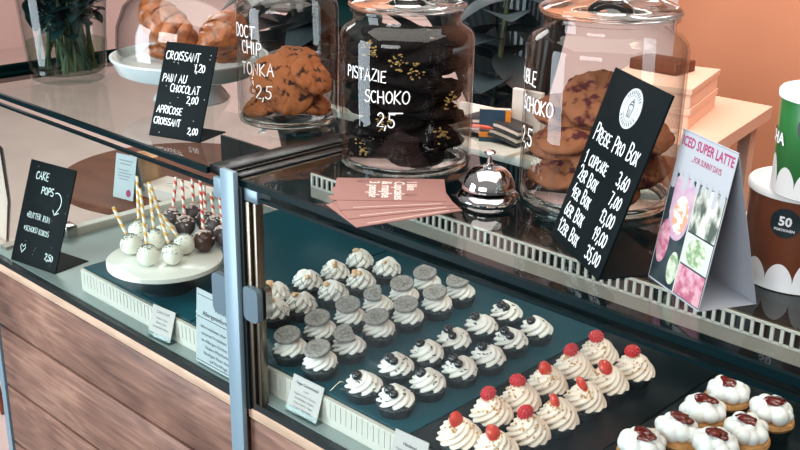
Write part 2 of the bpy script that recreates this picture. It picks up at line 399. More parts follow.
# duct along the back of the deck with its row of slots
cbox('air_duct', 'dark_interior', -57, XR, 54.6, 62, -.35, 10.2)
cbox('duct_cover', 'duct_metal', -58, XR, 54.3, 62.2, 10.2, 10.6, label='pale metal cover of the duct')
cbox('duct_strip', 'strip_grey', -58, XR, 54.0, 54.6, 4.9, 7.2, label='pale metal strip below the slots')
b = MB(); b.box(-58, XR, 54.0, 54.4, 7.1 + ZC, 7.55 + ZC); b.box(-58, XR, 54.0, 54.4, 9.9 + ZC, 10.3 + ZC)
x = -58
while x < XR: b.box(x, x + .55, 54.0, 54.4, 7.4 + ZC, 10 + ZC); x += 1.62
b.build('vent_grille', 'vent_white', case)
cbox('rear_panel', 'dark_interior', XL + 1.5, -58, 61.5, 62.2, -5, 9)
# rear frame: sloping sliding doors below a pale bar
b = MB(); b.poly([(-60, 62, 10.4 + ZC), (XR, 62, 10.4 + ZC), (XR, 57, 23.2 + ZC), (-60, 57, 23.2 + ZC), (-60, 62.6, 10.4 + ZC), (XR, 62.6, 10.4 + ZC), (XR, 57.6, 23.2 + ZC), (-60, 57.6, 23.2 + ZC)],
    [(0, 1, 2, 3), (4, 7, 6, 5), (0, 4, 5, 1), (3, 2, 6, 7), (0, 3, 7, 4), (1, 5, 6, 2)]); b.build('sliding_door', 'glass_edge', case, smooth=False)
cbox('rear_bar', 'vent_white', -60, XR, 56.6, 59.5, 23.2, 24.9, bev=.2)
# glass
FT = H - 2.6
for x0, x1 in ((XL + .4, -13.2), (-8.8, XR)):
    cbox('front_glass', 'pane', x0, x1, 0.1, .7, -5.3, FT, smooth=False)
    cbox('glass_edge', 'glass_edge', x0, x1, .05, .75, FT, FT + .5)
for x0, x1 in ((XL + .2, -20.2), (-12, XR)):
    cbox('top_glass', 'pane', x0, x1, .6, 50, H - .9, H - .02, smooth=False)
    cbox('glass_edge', 'glass_edge', x0, x1, -.1, .6, H - .95, H - .02)
cbox('end_glass', 'pane', XL + .5, XL + 1.1, 1, 60, -5, H - 3, smooth=False)
cbox('end_rail', 'rail_dark', XL - 4.2, XL - 2.2, .5, 60, H - 1.6, H + 1.2)
cbox('end_rail', 'rail_dark', XL - 1.8, XL + .2, .5, 60, H - 1.6, H + .05)
cbox('rail_lip', 'steel', XL - 2.2, XL - 1.8, .5, 60, H - 1.6, H + .1)
cbox('end_rail', 'vent_white', XL + 3.4, XL + 6, 18, 61, -5.5, -3.2, bev=.3, label='white rail along the foot of the end glass')
cbox('rail_bracket', 'steel', XL + 3, XL + 6.6, 15.4, 18.2, -6, -2.2, bev=.4)
cbox('end_sill', 'strip_grey', XL + 1, XL + 3.4, 3, 61, -6, -4.4)
# divider: two dark bars across the top with bright lips, a pale post in front, steel profile beside it
cbox('divider_rail', 'dark_metal', -20.2, -15.9, .4, 52, H - .9, H + .5, bev=.15)
cbox('rail_lip', 'steel', -15.9, -15.3, .4, 52, H - .9, H + .2)
cbox('divider_rail', 'dark_metal', -14.3, -12.2, .4, 52, H - .9, H + .3, bev=.15)
cbox('rail_lip', 'brass_steel', -12.2, -11.5, .4, 52, H - 1.0, H)
cbox('post', 'blue_metal', -14.9, -11.7, -1.6, -.7, -84, H + 1.4, bev=.1)
cbox('post_core', 'black_gasket', -13.3, -11.0, -.7, 1.6, -6.4, H - 1)
cbox('steel_profile', 'brass_steel', -11.0, -9.9, -.3, 1.4, -6.4, H - 3, bev=.2)
cbox('steel_profile', 'brass_steel', -9.4, -8.6, -.1, 1.4, -6.4, H - 3, bev=.2)
cbox('corner_bracket', 'clamp_metal', -12.5, -8.0, -.2, 2.4, H - 3, H - 1, bev=.2)
cbox('corner_bracket', 'blue_metal', -18.6, -15.2, -.2, 2.2, H - 4.2, H - 1, bev=.2)
def clamp(x0, x1, z0, z1, c):
    b = MB(); poly = []
    for cx, cy, a in ((x1 - 1, z1 - 1, 0), (x0 + 1, z1 - 1, 90), (x0 + 1, z0 + 1, 180), (x1 - 1, z0 + 1, 270)): poly += arc(cx, cy, 1, 1, a, a + 90, 5)
    Mx = Matrix(((1, 0, 0, 0), (0, 0, -1, 0), (0, 1, 0, ZC), (0, 0, 0, 1)))
    b.prism(poly, -.1, .9, Mx); o = b.build('glass_clamp', 'clamp_metal', case)
    q = MB().prism([(px, py) for px, py in poly], -2.0, -.75, Mx).build('clamp_back', 'steel', o)
clamp(-19.2, -14.6, 8.2, 14.9, 0); clamp(-11.4, -7.9, 9.4, 15.0, 1)

# trays: three dark glass sheets on the deck
def tray(x0, x1, mt, label):
    t = thing('display_tray', label, 'tray', (x0, 4.0, -.33))
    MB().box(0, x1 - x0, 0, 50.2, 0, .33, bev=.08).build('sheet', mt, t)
    if mt == 'black_tray': MB().box(0, x1 - x0, 49.9, 50.2, .02, .5, bev=.06).build('rear_rim', 'vent_white', t)
tray(-67, -33, 'teal_sheen_tray', 'dark glass tray with painted teal reflection under the round cake pop stand')
tray(-32.6, 18.8, 'teal_sheen_tray', 'dark glass tray with painted teal reflection under the nut, cookie and dark berry cupcakes')
tray(19.2, 40.4, 'black_tray', 'black glass tray under the red berry cupcakes')
tray(40.8, 80, 'black_tray', 'black glass tray under the jam topped cupcakes at right')

# ================================================================== cupcakes
def swirl(r0_, h, n=9, amp=.1, tw=1.5, tiers=2.0, seed=0, z0=0, power=1.7):
    """surface of a piped rosette: returns f(theta, t) -> point"""
    def f(a, t):
        rr = r0_ * (1 - t ** power) ** .62 if t < 1 else 0
        ph = a - tw * 1.15 * t - seed
        ridge = abs(math.cos(n * ph / 2)); ridge = ridge ** .7
        lay = math.sin(2 * PI * (tiers * t - (a + seed) / (2 * PI)))
        k = 1 + amp * 1.45 * (ridge - .5) * 2 * (1 - .45 * t) + .022 * lay
        zz = z0 + h * t + .02 * h * lay * (1 - t) * t * 3
        w_ = 1 + .04 * noise.noise(Vector((math.cos(a) * 1.3 + seed, math.sin(a) * 1.3, t * 2)))
        return Vector((rr * k * w_ * math.cos(a), rr * k * w_ * math.sin(a), zz + .25 * math.cos(a * 2 + seed) * t))
    return f
def frosting(f, na=72, nt_=22):
    b = MB(); rings = []
    for j in range(nt_):
        t = j / nt_
        rings.append([b.bm.verts.new(f(2 * PI * i / na, t)) for i in range(na)])
    top = b.bm.verts.new(f(0, .985)); bot = b.bm.verts.new(Vector((0, 0, f(0, 0).z + .1)))
    for A, B in zip(rings, rings[1:]):
        for i in range(na): b.face([A[i], A[(i + 1) % na], B[(i + 1) % na], B[i]])
    for i in range(na): b.face([rings[-1][i], rings[-1][(i + 1) % na], top]); b.face([rings[0][(i + 1) % na], rings[0][i], bot])
    return b
def on(f, a, t, out=.05):
    p = f(a, t); q = Vector((p.x, p.y, 0)); q = q.normalized() if q.length > .01 else Vector((0, 0, 0)); return p + (q * (1 - t) + Vector((0, 0, t + .2))).normalized() * out
def cake_base(t, mt='dark_cake', r=2.75, h=2.1, wrap='dark_wrapper'):
    MB().lathe([(0, h + .1), (r * .7, h + .15), (r * 1.0, h - .1), (r * 1.06, h - .55), (r * .98, h - .9), (r * .8, .05), (0, .05)], 40,
               rfn=lambda q, z, a: q * (1 + .02 * math.sin(a * 7 + z))).build('cake', mt, t)
    b = MB(); n = 40; rings = []
    for z_, q in ((0, r * .82), (h - .95, r * 1.0)):
        rings.append([b.bm.verts.new(Vector((q * (1 + (.03 if i % 2 else 0)) * math.cos(2 * PI * i / (2 * n)), q * (1 + (.03 if i % 2 else 0)) * math.sin(2 * PI * i / (2 * n)), z_))) for i in range(2 * n)])
    for i in range(2 * n): b.face([rings[0][i], rings[0][(i + 1) % (2 * n)], rings[1][(i + 1) % (2 * n)], rings[1][i]])
    b.face(rings[0][::-1]); b.build('paper_cup', wrap, t)

def crumbs(f, k, a_c, spread, rng, rad=.15):
    b = MB()
    for i in range(k):
        a = a_c + rng.gauss(0, spread); t = min(.92, max(.25, rng.gauss(.68, .16))); p = on(f, a, t, .06)
        b.blob(p, rad * rng.uniform(.6, 1.4), 1, amp=.5, fq=2, seed=i)
    return b
def face_to(n, spin=0):   # rotation taking the cookie's top (+z) to n
    return Vector((0, 0, 1)).rotation_difference(Vector(n).normalized()).to_matrix() @ Matrix.Rotation(spin, 3, 'Z')
def mk_nut(loc, label, seed, nuts):
    t = thing('nut_cupcake', label, 'cupcake', loc, 0, 'nut cupcakes in two files'); rng = random.Random(seed)
    cake_base(t); f = swirl(2.5, 2.75, n=10, amp=.09, tw=1.1, tiers=2.2, seed=seed, z0=1.9, power=2.1); frosting(f).build('frosting', 'cream_white', t, ang=60)
    b = MB()
    pts = []; n_ = 9
    for q in range(n_ + 1):
        a = -PI / 2 - 2.0 + 4.0 * q / n_; lo, hi = rng.uniform(.18, .3), rng.uniform(.66, .8)
        if q % 2: lo, hi = hi, lo
        a2 = -PI / 2 - 2.0 + 4.0 * (q + 1) / n_
        pts += [on(f, a + (a2 - a) * k / 9, lo + (hi - lo) * k / 9, .03) for k in range(9)]
    b.tube(pts, .04, 5)
    b.build('chocolate_drizzle', 'choc_drizzle', t)
    for (a, tt, r_) in nuts:
        p = on(f, a, tt, .2); MB().blob(p, r_, 2, sc=(1.25, 1, .8), amp=.35, fq=1.6, seed=seed + tt, rot=Matrix.Rotation(a, 3, 'Z')).build('nut', 'nut', t)
    return t
def mk_cookie(loc, label, seed, cut=False):
    t = thing('cookie_cupcake', label, 'cupcake', loc, 0, 'cookie topped cupcakes in two files')
    cake_base(t); f = swirl(2.48, 2.2, n=10, amp=.085, tw=1.4, tiers=2, seed=seed, z0=1.9, power=2.6); frosting(f).build('frosting', 'cream_white', t, ang=60)
    rot = Matrix.Translation((-.2, -.3, 4.25)) @ face_to((.10, -.27, .95)).to_4x4()
    b = MB(); R_ = 2.12
    b.lathe([(0, 0), (R_ - .12, 0), (R_, .14), (R_, .5), (R_ - .1, .62), (R_ - .28, .63), (R_ - .34, .56), (1.15, .56), (1.1, .63), (.95, .63), (.9, .56), (0, .56)], 44, rot, rfn=lambda q, z, a: q * (1 + (.012 if int(a * 44 / (2 * PI)) % 2 else 0)) if not (cut and math.sin(a + .6) > .45) else min(q, (.95 + .12 * math.sin(a * 9)) / max(.35, math.sin(a + .6))))
    rng = random.Random(seed)
    for k in range(30):
        a = rng.uniform(0, 2 * PI); q = rng.uniform(.2, 1.65)
        if cut and q * math.sin(a + .6) > .75: continue
        b.box(-.13, .13, -.06, .06, 0, .17, rot @ Matrix.Translation((q * math.cos(a), q * math.sin(a), .54)) @ Matrix.Rotation(a + (k % 2) * PI / 2, 4, 'Z'))
    b.build('half_biscuit' if cut else 'biscuit', 'oreo', t, ang=35)
    return t
def mk_berry(loc, label, seed, two):
    t = thing('berry_cupcake', label, 'cupcake', loc, 0, 'dark berry cupcakes in two files'); rng = random.Random(seed)
    cake_base(t); f = swirl(2.45, 2.35, n=8, amp=.12, tw=1.8, tiers=2, seed=seed, z0=1.9, power=2.0); frosting(f).build('frosting', 'cream_white', t, ang=60)
    for k in range(two):
        p = on(f, -1.9 + k * .9, .86 - .12 * k, .35); b = MB(); b.blob(p - Vector((0, 0, .15)), .82 - .1 * k, 3, sc=(1, 1, .92), amp=.1)
        b.tube([p + Vector((.33 * math.cos(q * PI / 4), .33 * math.sin(q * PI / 4) - .25, .55)) for q in range(9)], .07, 5); b.build('dark_berry', 'berry_blue', t)
    b = MB()
    for k in range(14):
        a = rng.uniform(-PI, PI); tt = rng.uniform(.2, .85); p = on(f, a, tt, .04)
        b.box(-.25, .25, -.09, .09, 0, .05, Matrix.Translation(p) @ Matrix.Rotation(rng.uniform(0, 3), 4, 'Z') @ Matrix.Rotation(rng.uniform(-.7, .7), 4, 'X'))
    b.build('chocolate_flakes', 'choc_flake', t, smooth=False)
    return t
def rasp(b, c, r, rot):
    b.blob(c, r * .86, 2, sc=(1, 1, 1.2), rot=rot); n = 64
    for i in range(n):
        z_ = 1 - 2 * (i + .5) / n; q = math.sqrt(1 - z_ * z_); a = i * 2.39996; p = rot @ Vector((q * math.cos(a) * r * .82, q * math.sin(a) * r * .82, z_ * r * 1.08))
        b.blob(Vector(c) + p, r * .2, 1)
def mk_red(loc, label, seed, kind):
    t = thing('red_berry_cupcake', label, 'cupcake', loc, 0, 'red berry cupcakes in two files'); rng = random.Random(seed)
    cake_base(t); f = swirl(2.8, 3.3, n=11, amp=.10, tw=1.9, tiers=1.6, seed=seed, z0=1.9, power=1.6); frosting(f).build('frosting', 'cream_beige', t, ang=60)
    if kind == 'r':
        b = MB(); p = Vector((-.35, -.5, 5.5)); rasp(b, p, 1.08, Matrix.Rotation(rng.uniform(.6, 1.3), 3, 'Y')); b.build('raspberry', 'raspberry', t)
    else:
        b = MB(); p = Vector((-.3, -.7, 5.0)); s_ = 1 if kind == 's' else .62
        b.lathe([(0, -1.15), (.7, -.7), (1.2, .1), (1.12, .7), (.65, 1.0), (0, 1.02)], 20, Matrix.Translation(p) @ Matrix.Rotation(rng.uniform(.8, 1.6), 4, 'Y') @ Matrix.Rotation(.5, 4, 'X') @ Matrix.Diagonal((1.05, s_ * .8, 1.0, 1)))
        b.build('strawberry_piece', 'strawberry', t)
    crumbs(f, 26, rng.uniform(-2.2, -.4), .7, rng, .15).build('biscuit_crumbs', 'crumb', t)
    return t
def mk_jam(loc, label, seed):
    t = thing('jam_cupcake', label, 'cupcake', loc, 0, 'jam topped cupcakes on the right tray'); rng = random.Random(seed)
    cake_base(t, 'golden_cake', 3.15, 2.9)
    sph = [(Vector((2.0 * math.cos(k * 2 * PI / 8 + rng.uniform(-.2, .2)), 2.0 * math.sin(k * 2 * PI / 8 + rng.uniform(-.2, .2)), rng.uniform(3.6, 4.0))), rng.uniform(1.05, 1.35)) for k in range(8)]
    sph += [(Vector((1.25 * math.cos(k * 2 * PI / 5 + .4), 1.25 * math.sin(k * 2 * PI / 5 + .4), rng.uniform(4.3, 4.7))), rng.uniform(.95, 1.2)) for k in range(5)] + [(Vector((0, 0, 4.2)), 1.5)]
    ce = Vector((0, 0, 3.3))
    def f(a, t_):
        el = math.radians(-12 + 102 * t_); d_ = Vector((math.cos(el) * math.cos(a), math.cos(el) * math.sin(a), math.sin(el))); best = .6
        for c_, q in sph:
            o_ = ce - c_; B_ = o_.dot(d_); C_ = o_.dot(o_) - q * q; D_ = B_ * B_ - C_
            if D_ > 0: best = max(best, -B_ + math.sqrt(D_))
        best *= 1 + .03 * noise.noise(d_ * 2.5 + Vector((seed, 0, 0)))
        return ce + d_ * best
    frosting(f, 96, 34).build('frosting', 'meringue_white', t, ang=60)
    b = MB()
    for k in range(5):
        q_ = f(rng.uniform(-2.4, .2), rng.uniform(.72, .98)); b.blob(q_, rng.uniform(.75, 1.1), 2, sc=(1.25, .95, .42), amp=.35, fq=1.3, seed=seed + k)
    b.build('jam', 'jam', t); return t
ORD = ['first', 'second', 'third', 'fourth', 'fifth', 'sixth', 'seventh']
CZc = 3.6
nutA = [(212, 304), (245, 299), (275, 288), (307, 275), (335, 266), (360, 255)]; nutB = [(243, 318), (274, 304), (301, 298), (333, 286), (361, 275), (387, 263)]
oreA = [(290, 340), (320, 323), (350, 309), (378, 298), (404, 288), (427, 277)]; oreB = [(320, 354), (349, 338), (379, 322), (408, 309), (437, 297), (460, 285)]
berA = [(364, 376), (396, 358), (427, 345), (454, 332), (481, 318), (507, 305)]; berB = [(396, 390), (428, 374), (460, 361), (488, 349), (511, 332), (537, 321)]
redA = [(460, 427), (492, 405), (521, 392), (548, 376), (574, 361), (599, 347)]; redB = [(497, 441), (529, 424), (558, 409), (585, 392), (608, 375), (635, 362)]
def spots(l): return [(p.x, p.y, 0) for p in (onz(u, v, CZc) for u, v in l)]
side = {0: 'left', 1: 'right'}
for c, l in enumerate((nutA, nutB)):
    for i, s_ in enumerate(spots(l)):
        rng = random.Random(i * 5 + c); nuts = [(rng.uniform(-2.6, -.6), rng.uniform(.72, .95), rng.uniform(.38, .58)) for _ in range(1 + (i + c) % 3)]
        mk_nut(s_, 'drizzled nut cupcake, %s from the front glass in its %s file' % (ORD[i], side[c]), i * 1.7 + c * .6, nuts)
full = [mk_cookie((0, 0, 0), '', 1.3), mk_cookie((0, 0, 0), '', 2.9)]; half = mk_cookie((0, 0, 0), '', .5, True)
used = set()
for c, l in enumerate((oreA, oreB)):
    for i, s_ in enumerate(spots(l)):
        ht = (c, i) in ((0, 3), (1, 1)); src = half if ht else full[(i + c) % 2]
        lab = '%s cupcake, %s from the front glass in its %s file' % ('broken biscuit' if ht else 'grey biscuit', ORD[i], side[c]); rz = R.uniform(-.25, .45)
        if src.name in used: dup(src, s_, rz, lab)
        else: src.location = W(*s_); src.rotation_euler = (0, 0, rz); src['label'] = lab; used.add(src.name)
for c, l in enumerate((berA, berB)):
    for i, s_ in enumerate(spots(l)):
        mk_berry(s_, 'dark berry cupcake, %s from the front glass in its %s file' % (ORD[i], side[c]), i * 1.3 + c * .7, 1 + (i + c) % 2)
kA = ['s', 'r', 'r', 's', 'r', 'r']; kB = ['s', 'r', 'h', 'h', 's', 'r']; kn = {'r': 'raspberry', 's': 'strawberry', 'h': 'thin strawberry slice'}
for c, (l, kk) in enumerate(((redA, kA), (redB, kB))):
    for i, s_ in enumerate(spots(l)):
        mk_red(s_, '%s cupcake, %s from the front glass in its %s file' % (kn[kk[i]], ORD[i], side[c]), i * 1.1 + c * .5, kk[i])
jl = [(643, 441), (678, 425), (704, 406), (728, 388), (716, 441), (747, 427), (772, 408)]
jn = ['nearest of the left file', 'second of the left file', 'third of the left file', 'farthest of the left file', 'nearest of the right file', 'middle of the right file', 'farthest of the right file']
for i, (u, v) in enumerate(jl):
    p = onz(u, v, 4.2); mk_jam((p.x, p.y, 0), 'white jam cupcake on golden cake, ' + jn[i], i * 1.37)

# ================================================================== cake pops
PZ = 6.0; pc = onz(165, 257, PZ)
t = thing('cake_pop_stand', 'round white marble stand carrying the cake pops', 'cake stand', (pc.x, pc.y, 0))
MB().lathe([(0, PZ - 1.1), (10.1, PZ - 1.1), (10.5, PZ - .9), (10.5, PZ - .12), (10.3, PZ), (0, PZ)], 72).build('plate', 'porcelain', t)
MB().lathe([(0, 0), (4.8, 0), (4.8, .5), (3.6, .9), (3.0, 1.5), (3.0, PZ - 1.5), (4.0, PZ - 1.1), (0, PZ - 1.1)], 40).build('pedestal', 'pedestal_dark', t)
def straw(mb, a, b_, rad, n=14, pitch=1.7):
    a, b_ = Vector(a), Vector(b_); L = (b_ - a).length; k = max(12, int(L / .1))
    mb.tube([a.lerp(b_, i / k) for i in range(k + 1)], rad, n, mfn=lambda i, q: 1 if ((i * L / k / pitch + q / n) % 1) < .42 else 0)
def pop(kind, u, v, su, sv, label, seed):
    c = onz(u, v, PZ + 2.0); dp = depth(c); top = atdepth(su, sv, dp + .6 * ((seed * 7) % 3 - 1)); loc = Vector((c.x, c.y, PZ))
    t = thing('cake_pop', label, 'cake pop', loc, 0, 'white cake pops' if kind == 'w' else 'dark cake pops'); cc = Vector((0, 0, 1.98))
    tp = top - loc; d = (tp - cc).normalized()
    if kind == 'w':
        MB().blob(cc, 1.98, 4, sc=(1, 1, .99), amp=.03, fq=1.5, seed=seed).build('ball', 'pop_plain', t)
        b = MB(); ps = []
        Q = Vector((0, 0, 1)).rotation_difference((d + Vector((0, 0, .6))).normalized()).to_matrix()
        rr = random.Random(seed)
        for k in range(170):
            th = abs(rr.gauss(0, .6)); a = rr.uniform(0, 2 * PI); p = Q @ Vector((math.sin(th) * math.cos(a), math.sin(th) * math.sin(a), math.cos(th)))
            b.blob(cc + p * 1.99, rr.uniform(.08, .17), 1, sc=(1, 1, .6))
        b.build('silver_sugar', 'sugar', t)
    else:
        b = MB().blob(cc, 1.98, 4, amp=.03, fq=1.5, seed=seed); b.build('ball', 'pop_dark' if seed % 3 else 'choco_glaze', t)
        b = MB(); rr = random.Random(seed); Q = Vector((0, 0, 1)).rotation_difference((d + Vector((0, 0, .5))).normalized()).to_matrix()
        for k in range(60):
            th = abs(rr.gauss(.35, .5)); a = rr.uniform(0, 2 * PI); p = Q @ Vector((math.sin(th) * math.cos(a), math.sin(th) * math.sin(a), math.cos(th)))
            b.blob(cc + p * 2.02, .24, 1, sc=(1.6, .8, .7), amp=.5, fq=2, seed=k, rot=Matrix.Rotation(rr.uniform(0, 6), 3, 'Z'))
        b.build('pink_flakes', 'sprinkle', t)
    b = MB(); straw(b, cc + d * 1.2, tp, .31); b.build('paper_straw', ['stick_white', 'stick_yellow' if kind == 'w' else 'stick_red'], t)
wl = [(131, 244, 113, 207, 'leftmost of the white ones'), (139, 230, 137, 176, 'behind the leftmost one'), (148, 255, 140, 188, 'front one left of centre'),
      (172, 254, 150, 184, 'right front, straw leaning left'), (155, 239, 149, 182, 'in the middle of the white ones'), (184, 244, 161, 214, 'rightmost, straw leaning left'), (166, 232, 152, 190, 'rear one beside the dark pops')]
for i, (u, v, su, sv, n_) in enumerate(wl): pop('w', u, v, su, sv, 'white cake pop with yellow striped straw, ' + n_, i + 1)
dl = [(204, 241, 200, 179, 'front one with bare chocolate side'), (185, 226, 182, 180, 'front left one of the dark ones'), (172, 219, 176, 177, 'rear left one, straw leaning right'), (194, 214, 192, 174, 'rear one with the tallest straw'),
      (215, 226, 211, 192, 'right of centre with an upright straw'), (224, 236, 219, 192, 'rightmost one by the pale post'), (206, 221, 204, 186, 'in the middle of the dark ones')]
for i, (u, v, su, sv, n_) in enumerate(dl): pop('d', u, v, su, sv, 'dark cake pop with red striped straw, ' + n_, (3, 4, 5, 7, 8, 10, 11)[i])

# ================================================================== signs and cards
def place2(bl, br, z):
    a = onz(*bl, z); b = onz(*br, z); e = b - a; return a, math.atan2(e.y, e.x), e.length
def chalk_sign(name, label, bl, br, z, w, h, tilt, foot, writer):
    a, ang, L = place2(bl, br, z); w = w or L
    t = thing(name, label, 'sign', (a.x, a.y, z), ang); P = panel(tilt, 0, 0, .15)
    MB().box(0, w, 0, h, -.3, 0, P, bev=.06).build('board', 'chalkboard', t)
    MB().box(.0, w, -.1, foot, 0, .18, bev=.05).build('foot', 'chalkboard', t)
    b = MB(); writer(b, P, w, h, t); b.build('handwriting', 'chalk', t, smooth=False)
    return t
def wa(b, P, w, h, t):
    rr = random.Random(3); k = .16
    for txt, x, y, s_ in (('CROISSANT', .5, 13.0, 1.4), ('1,20', 6.6, 11.3, 1.3), ('PAIN AU', .7, 9.2, 1.3), ('CHOCOLAT', 2.6, 7.6, 1.25), ('2,00', 6.3, 6.0, 1.2), ('APRICOSE', .7, 3.9, 1.2), ('CROISSANT', .5, 2.0, 1.1), ('2,00', 7.6, 1.0, 1.1)):
        pen(b, txt, x, y, s_, k, P, 0, .12, .84, rr)
    for i in range(16): x, y = rr.uniform(.5, w - .5), rr.uniform(.5, h - .5); b.stroke([(x, y), (x + .06, y + .05)], .09, P)
chalk_sign('chalkboard_sign', 'chalkboard sign with croissant prices standing on the glass before the croissant dome', (149, 135), (199, 143), H, 10.3, 15.9, math.radians(23), 7.5, wa)
def wb(b, P, w, h, t):
    rr = random.Random(5); k = .21
    pen(b, 'Preise Pro Box', 1.4, 13.4, 2.05, k, P, 0, .12, .8, rr)
    for i, (l, p_) in enumerate((('1 cupcake', '3,60'), ('2er Box', '7,00'), ('4er Box', '13,00'), ('6er Box', '19,00'), ('12er Box', '35,00'))):
        y = 10.4 - 2.35 * i; pen(b, l, 1.3, y, 1.75, k, P, 0, .13, .8, rr); pen(b, p_, w - (4.4 if len(p_) < 5 else 5.0), y - .1, 1.55, k, P, 0, .13, .85, rr)
    d = MB(); d.prism(arc(w / 2, 18.9, 2.45, 2.45, 0, 353, 48), .0, .05, P); o = d.build('logo_sticker', 'paper', t, smooth=False)
    q = MB(); q.stroke(arc(w / 2, 18.9, 1.55, 1.55, 0, 360, 40), .05, P, .08)
    for a in list(range(35, 150, 12)) + list(range(215, 330, 14)):
        ca, sa = math.cos(math.radians(a)), math.sin(math.radians(a)); q.stroke([(w / 2 + 1.8 * ca, 18.9 + 1.8 * sa), (w / 2 + 2.15 * ca, 18.9 + 2.15 * sa)], .14, P, .08)
    q.stroke([(w / 2 - .55, 18.9), (w / 2 - .4, 17.9), (w / 2 + .4, 17.9), (w / 2 + .55, 18.9)], .14, P, .08)
    for k_ in (-.2, .1): q.stroke([(w / 2 + k_, 18.8), (w / 2 + k_ * .8, 18.0)], .08, P, .08)
    q.stroke(arc(w / 2, 19.0, .65, .4, 0, 180, 10), .13, P, .08); q.stroke(arc(w / 2, 19.35, .45, .4, 0, 180, 10), .13, P, .08); q.stroke(arc(w / 2 + .1, 19.85, .2, .2, 0, 360, 10), .1, P, .08)
    q.build('emblem', 'ink', o, smooth=False)
chalk_sign('chalkboard_sign', 'large chalkboard sign with box prices and round sticker before the right jar', (551, 234), (600, 282), H, 15.4, 22.4, math.radians(18), 9.5, wb)
def wc(b, P, w, h, t):
    rr = random.Random(8); k = .2
    pen(b, 'CAKE', 2.6, 17.6, 1.6, k, P, 0, .14, .9, rr); pen(b, 'POPS', 5.2, 14.9, 1.5, k, P, 0, .14, .9, rr)
    b.stroke([(9.4, 15.6)] + arc(10.0, 13.9, 1.6, 1.9, 100, -50, 9) + [(10.4, 11.4)], .2, P); b.stroke([(9.6, 12.2), (10.2, 11.3), (11.4, 11.9)], .2, P)
    pen(b, '*BUTTER RUM', 2.2, 9.4, 1.15, .12, P, 0, .14, .8, rr); pen(b, '*SCHOKO KOKOS', 2.1, 6.6, 1.1, .12, P, 0, .12, .8, rr)
    b.stroke([(2.9, 2.0), (2.2, 3.1), (2.5, 3.7), (3.0, 3.2), (3.6, 3.8), (3.8, 3.1), (2.9, 2.0)], .17, P); pen(b, '2,50', 10.0, 2.0, 1.25, .19, P, 0, .13, .9, rr)
    for i in range(14): x, y = rr.uniform(.5, w - .5), rr.uniform(.5, h - .5); b.stroke([(x, y), (x + .06, y + .05)], .08, P)
chalk_sign('chalkboard_sign', 'chalkboard sign lettered cake pops inside the left end of the counter', (11, 259), (57, 275), -5.0, 14.0, 21.2, math.radians(21), 8.5, wc)

def price_tag(name, label, bl, br, z, h, tilt, lines, mt='warm_paper', back=3.0, w=None, wire=True):
    a, ang, L = place2(bl, br, z); w = w or L
    t = thing(name, label, 'price tag', (a.x, a.y, z), ang, None); P = panel(tilt, 0, .2, .5)
    MB().box(0, w, 0, h, -.12, 0, P).build('card', mt, t, smooth=False)
    b = MB(); b.box(-.05, w + .05, -.1, h + .05, -.28, -.14, P); b.box(-.05, w + .05, -.1, h * .12, .03, .1, P); b.box(-.05, w + .05, 0, back, 0, .12); b.build('clear_holder', 'acrylic', t, smooth=False)
    b = MB()
    for (txt, s_, y, bold) in lines: b.type(txt, s_, w / 2, y, P, .02, 'CENTER', bold)
    b.build('print', 'ink', t, smooth=False)
    if wire:
        q = MB(); y0_ = math.sin(tilt) * h * .8 + .6
        q.tube([(w * .95, y0_, h * .72), (w + .6, y0_ + 2.6, h * .98 + .6), (w + 2.2, y0_ + 4.6, 5.55), (w + 3.4, y0_ + 4.3, 5.5), (w + 1.6, y0_ + 1.7, 5.5)], .11, 8); q.build('wire_clip', 'steel', t)
    return t
price_tag('price_tag', 'small printed price tag in clear holder before the biscuit cupcakes', (285, 411), (315, 427), -5.0, 5.6, math.radians(19),
          [('Vegan Schwarzwald', .62, 4.4, .012), ('Cupcake', .34, 3.6, 0), ('Vegane Creme, Kirsche,', .5, 2.8, 0), ('Schokoladen, Vegane', .5, 2.1, 0), ('Kakao, Sahne, Vegan', .5, 1.4, 0), ('Creme, Schokolade', .5, .7, 0)])
price_tag('price_tag', 'small printed price tag at the bottom edge before the red berry cupcakes', (388, 468), (421, 484), -5.0, 5.4, math.radians(15),
          [('Himbeer', .7, 3.6, .012), ('Vegane Creme, Himbeere', .45, 2.7, 0), ('Schokolade, Vegan', .45, 1.9, 0)], wire=False)
price_tag('price_tag', 'small pale price tag in clear holder below the cake pop stand', (147, 336), (169, 346), -5.0, 5.4, math.radians(18),
          [('CAKE POPS', .7, 4.2, .0), ('Biskuit, Creme', .5, 3.2, 0), ('Butter, Rum', .55, 2.4, 0), ('Schokolade, Kokos', .55, 1.6, 0)], wire=False)
a, ang, L = place2((195, 361), (240, 386), -5.0)
t = thing('allergen_notice', 'larger white allergen notice standing beside the pale post', 'notice', (a.x, a.y, -5.0), 0); P = panel(math.radians(4), 0, .2, .1)
MB().box(0, 14, 0, 13.2, -.2, 0, P, bev=.05).build('card', 'paper', t, smooth=False)
MB().box(1, 13, 0, 1.2, 0, .15).build('foot', 'acrylic', t, smooth=False)
b = MB()
for txt, s_, y, bo in (('Hinweis', 1.25, 10.4, .014), ('Allergeninformationen', 1.25, 8.9, .012), ('Informationen über Allergene in', .95, 6.6, 0), ('unseren Produkten können Sie', .95, 5.4, 0), ('im Allergen-Ordner nachlesen.', .95, 4.2, 0), ('Unsere Mitarbeiter/innen', .95, 3.1, 0), ('händigen Ihnen diesen gern', .95, 2.0, 0), ('auf Nachfrage aus.', .95, .95, 0)):
    b.type(txt, s_ * .92, 7, y, P, .03, 'CENTER', bo)
b.build('print', 'ink', t, smooth=False)
b = MB()
for y in (12.2, 8.3, .45): b.box(.3, 13.7, y, y + .12, .01, .03, P)
b.build('ruled_line', 'ink', t, smooth=False)

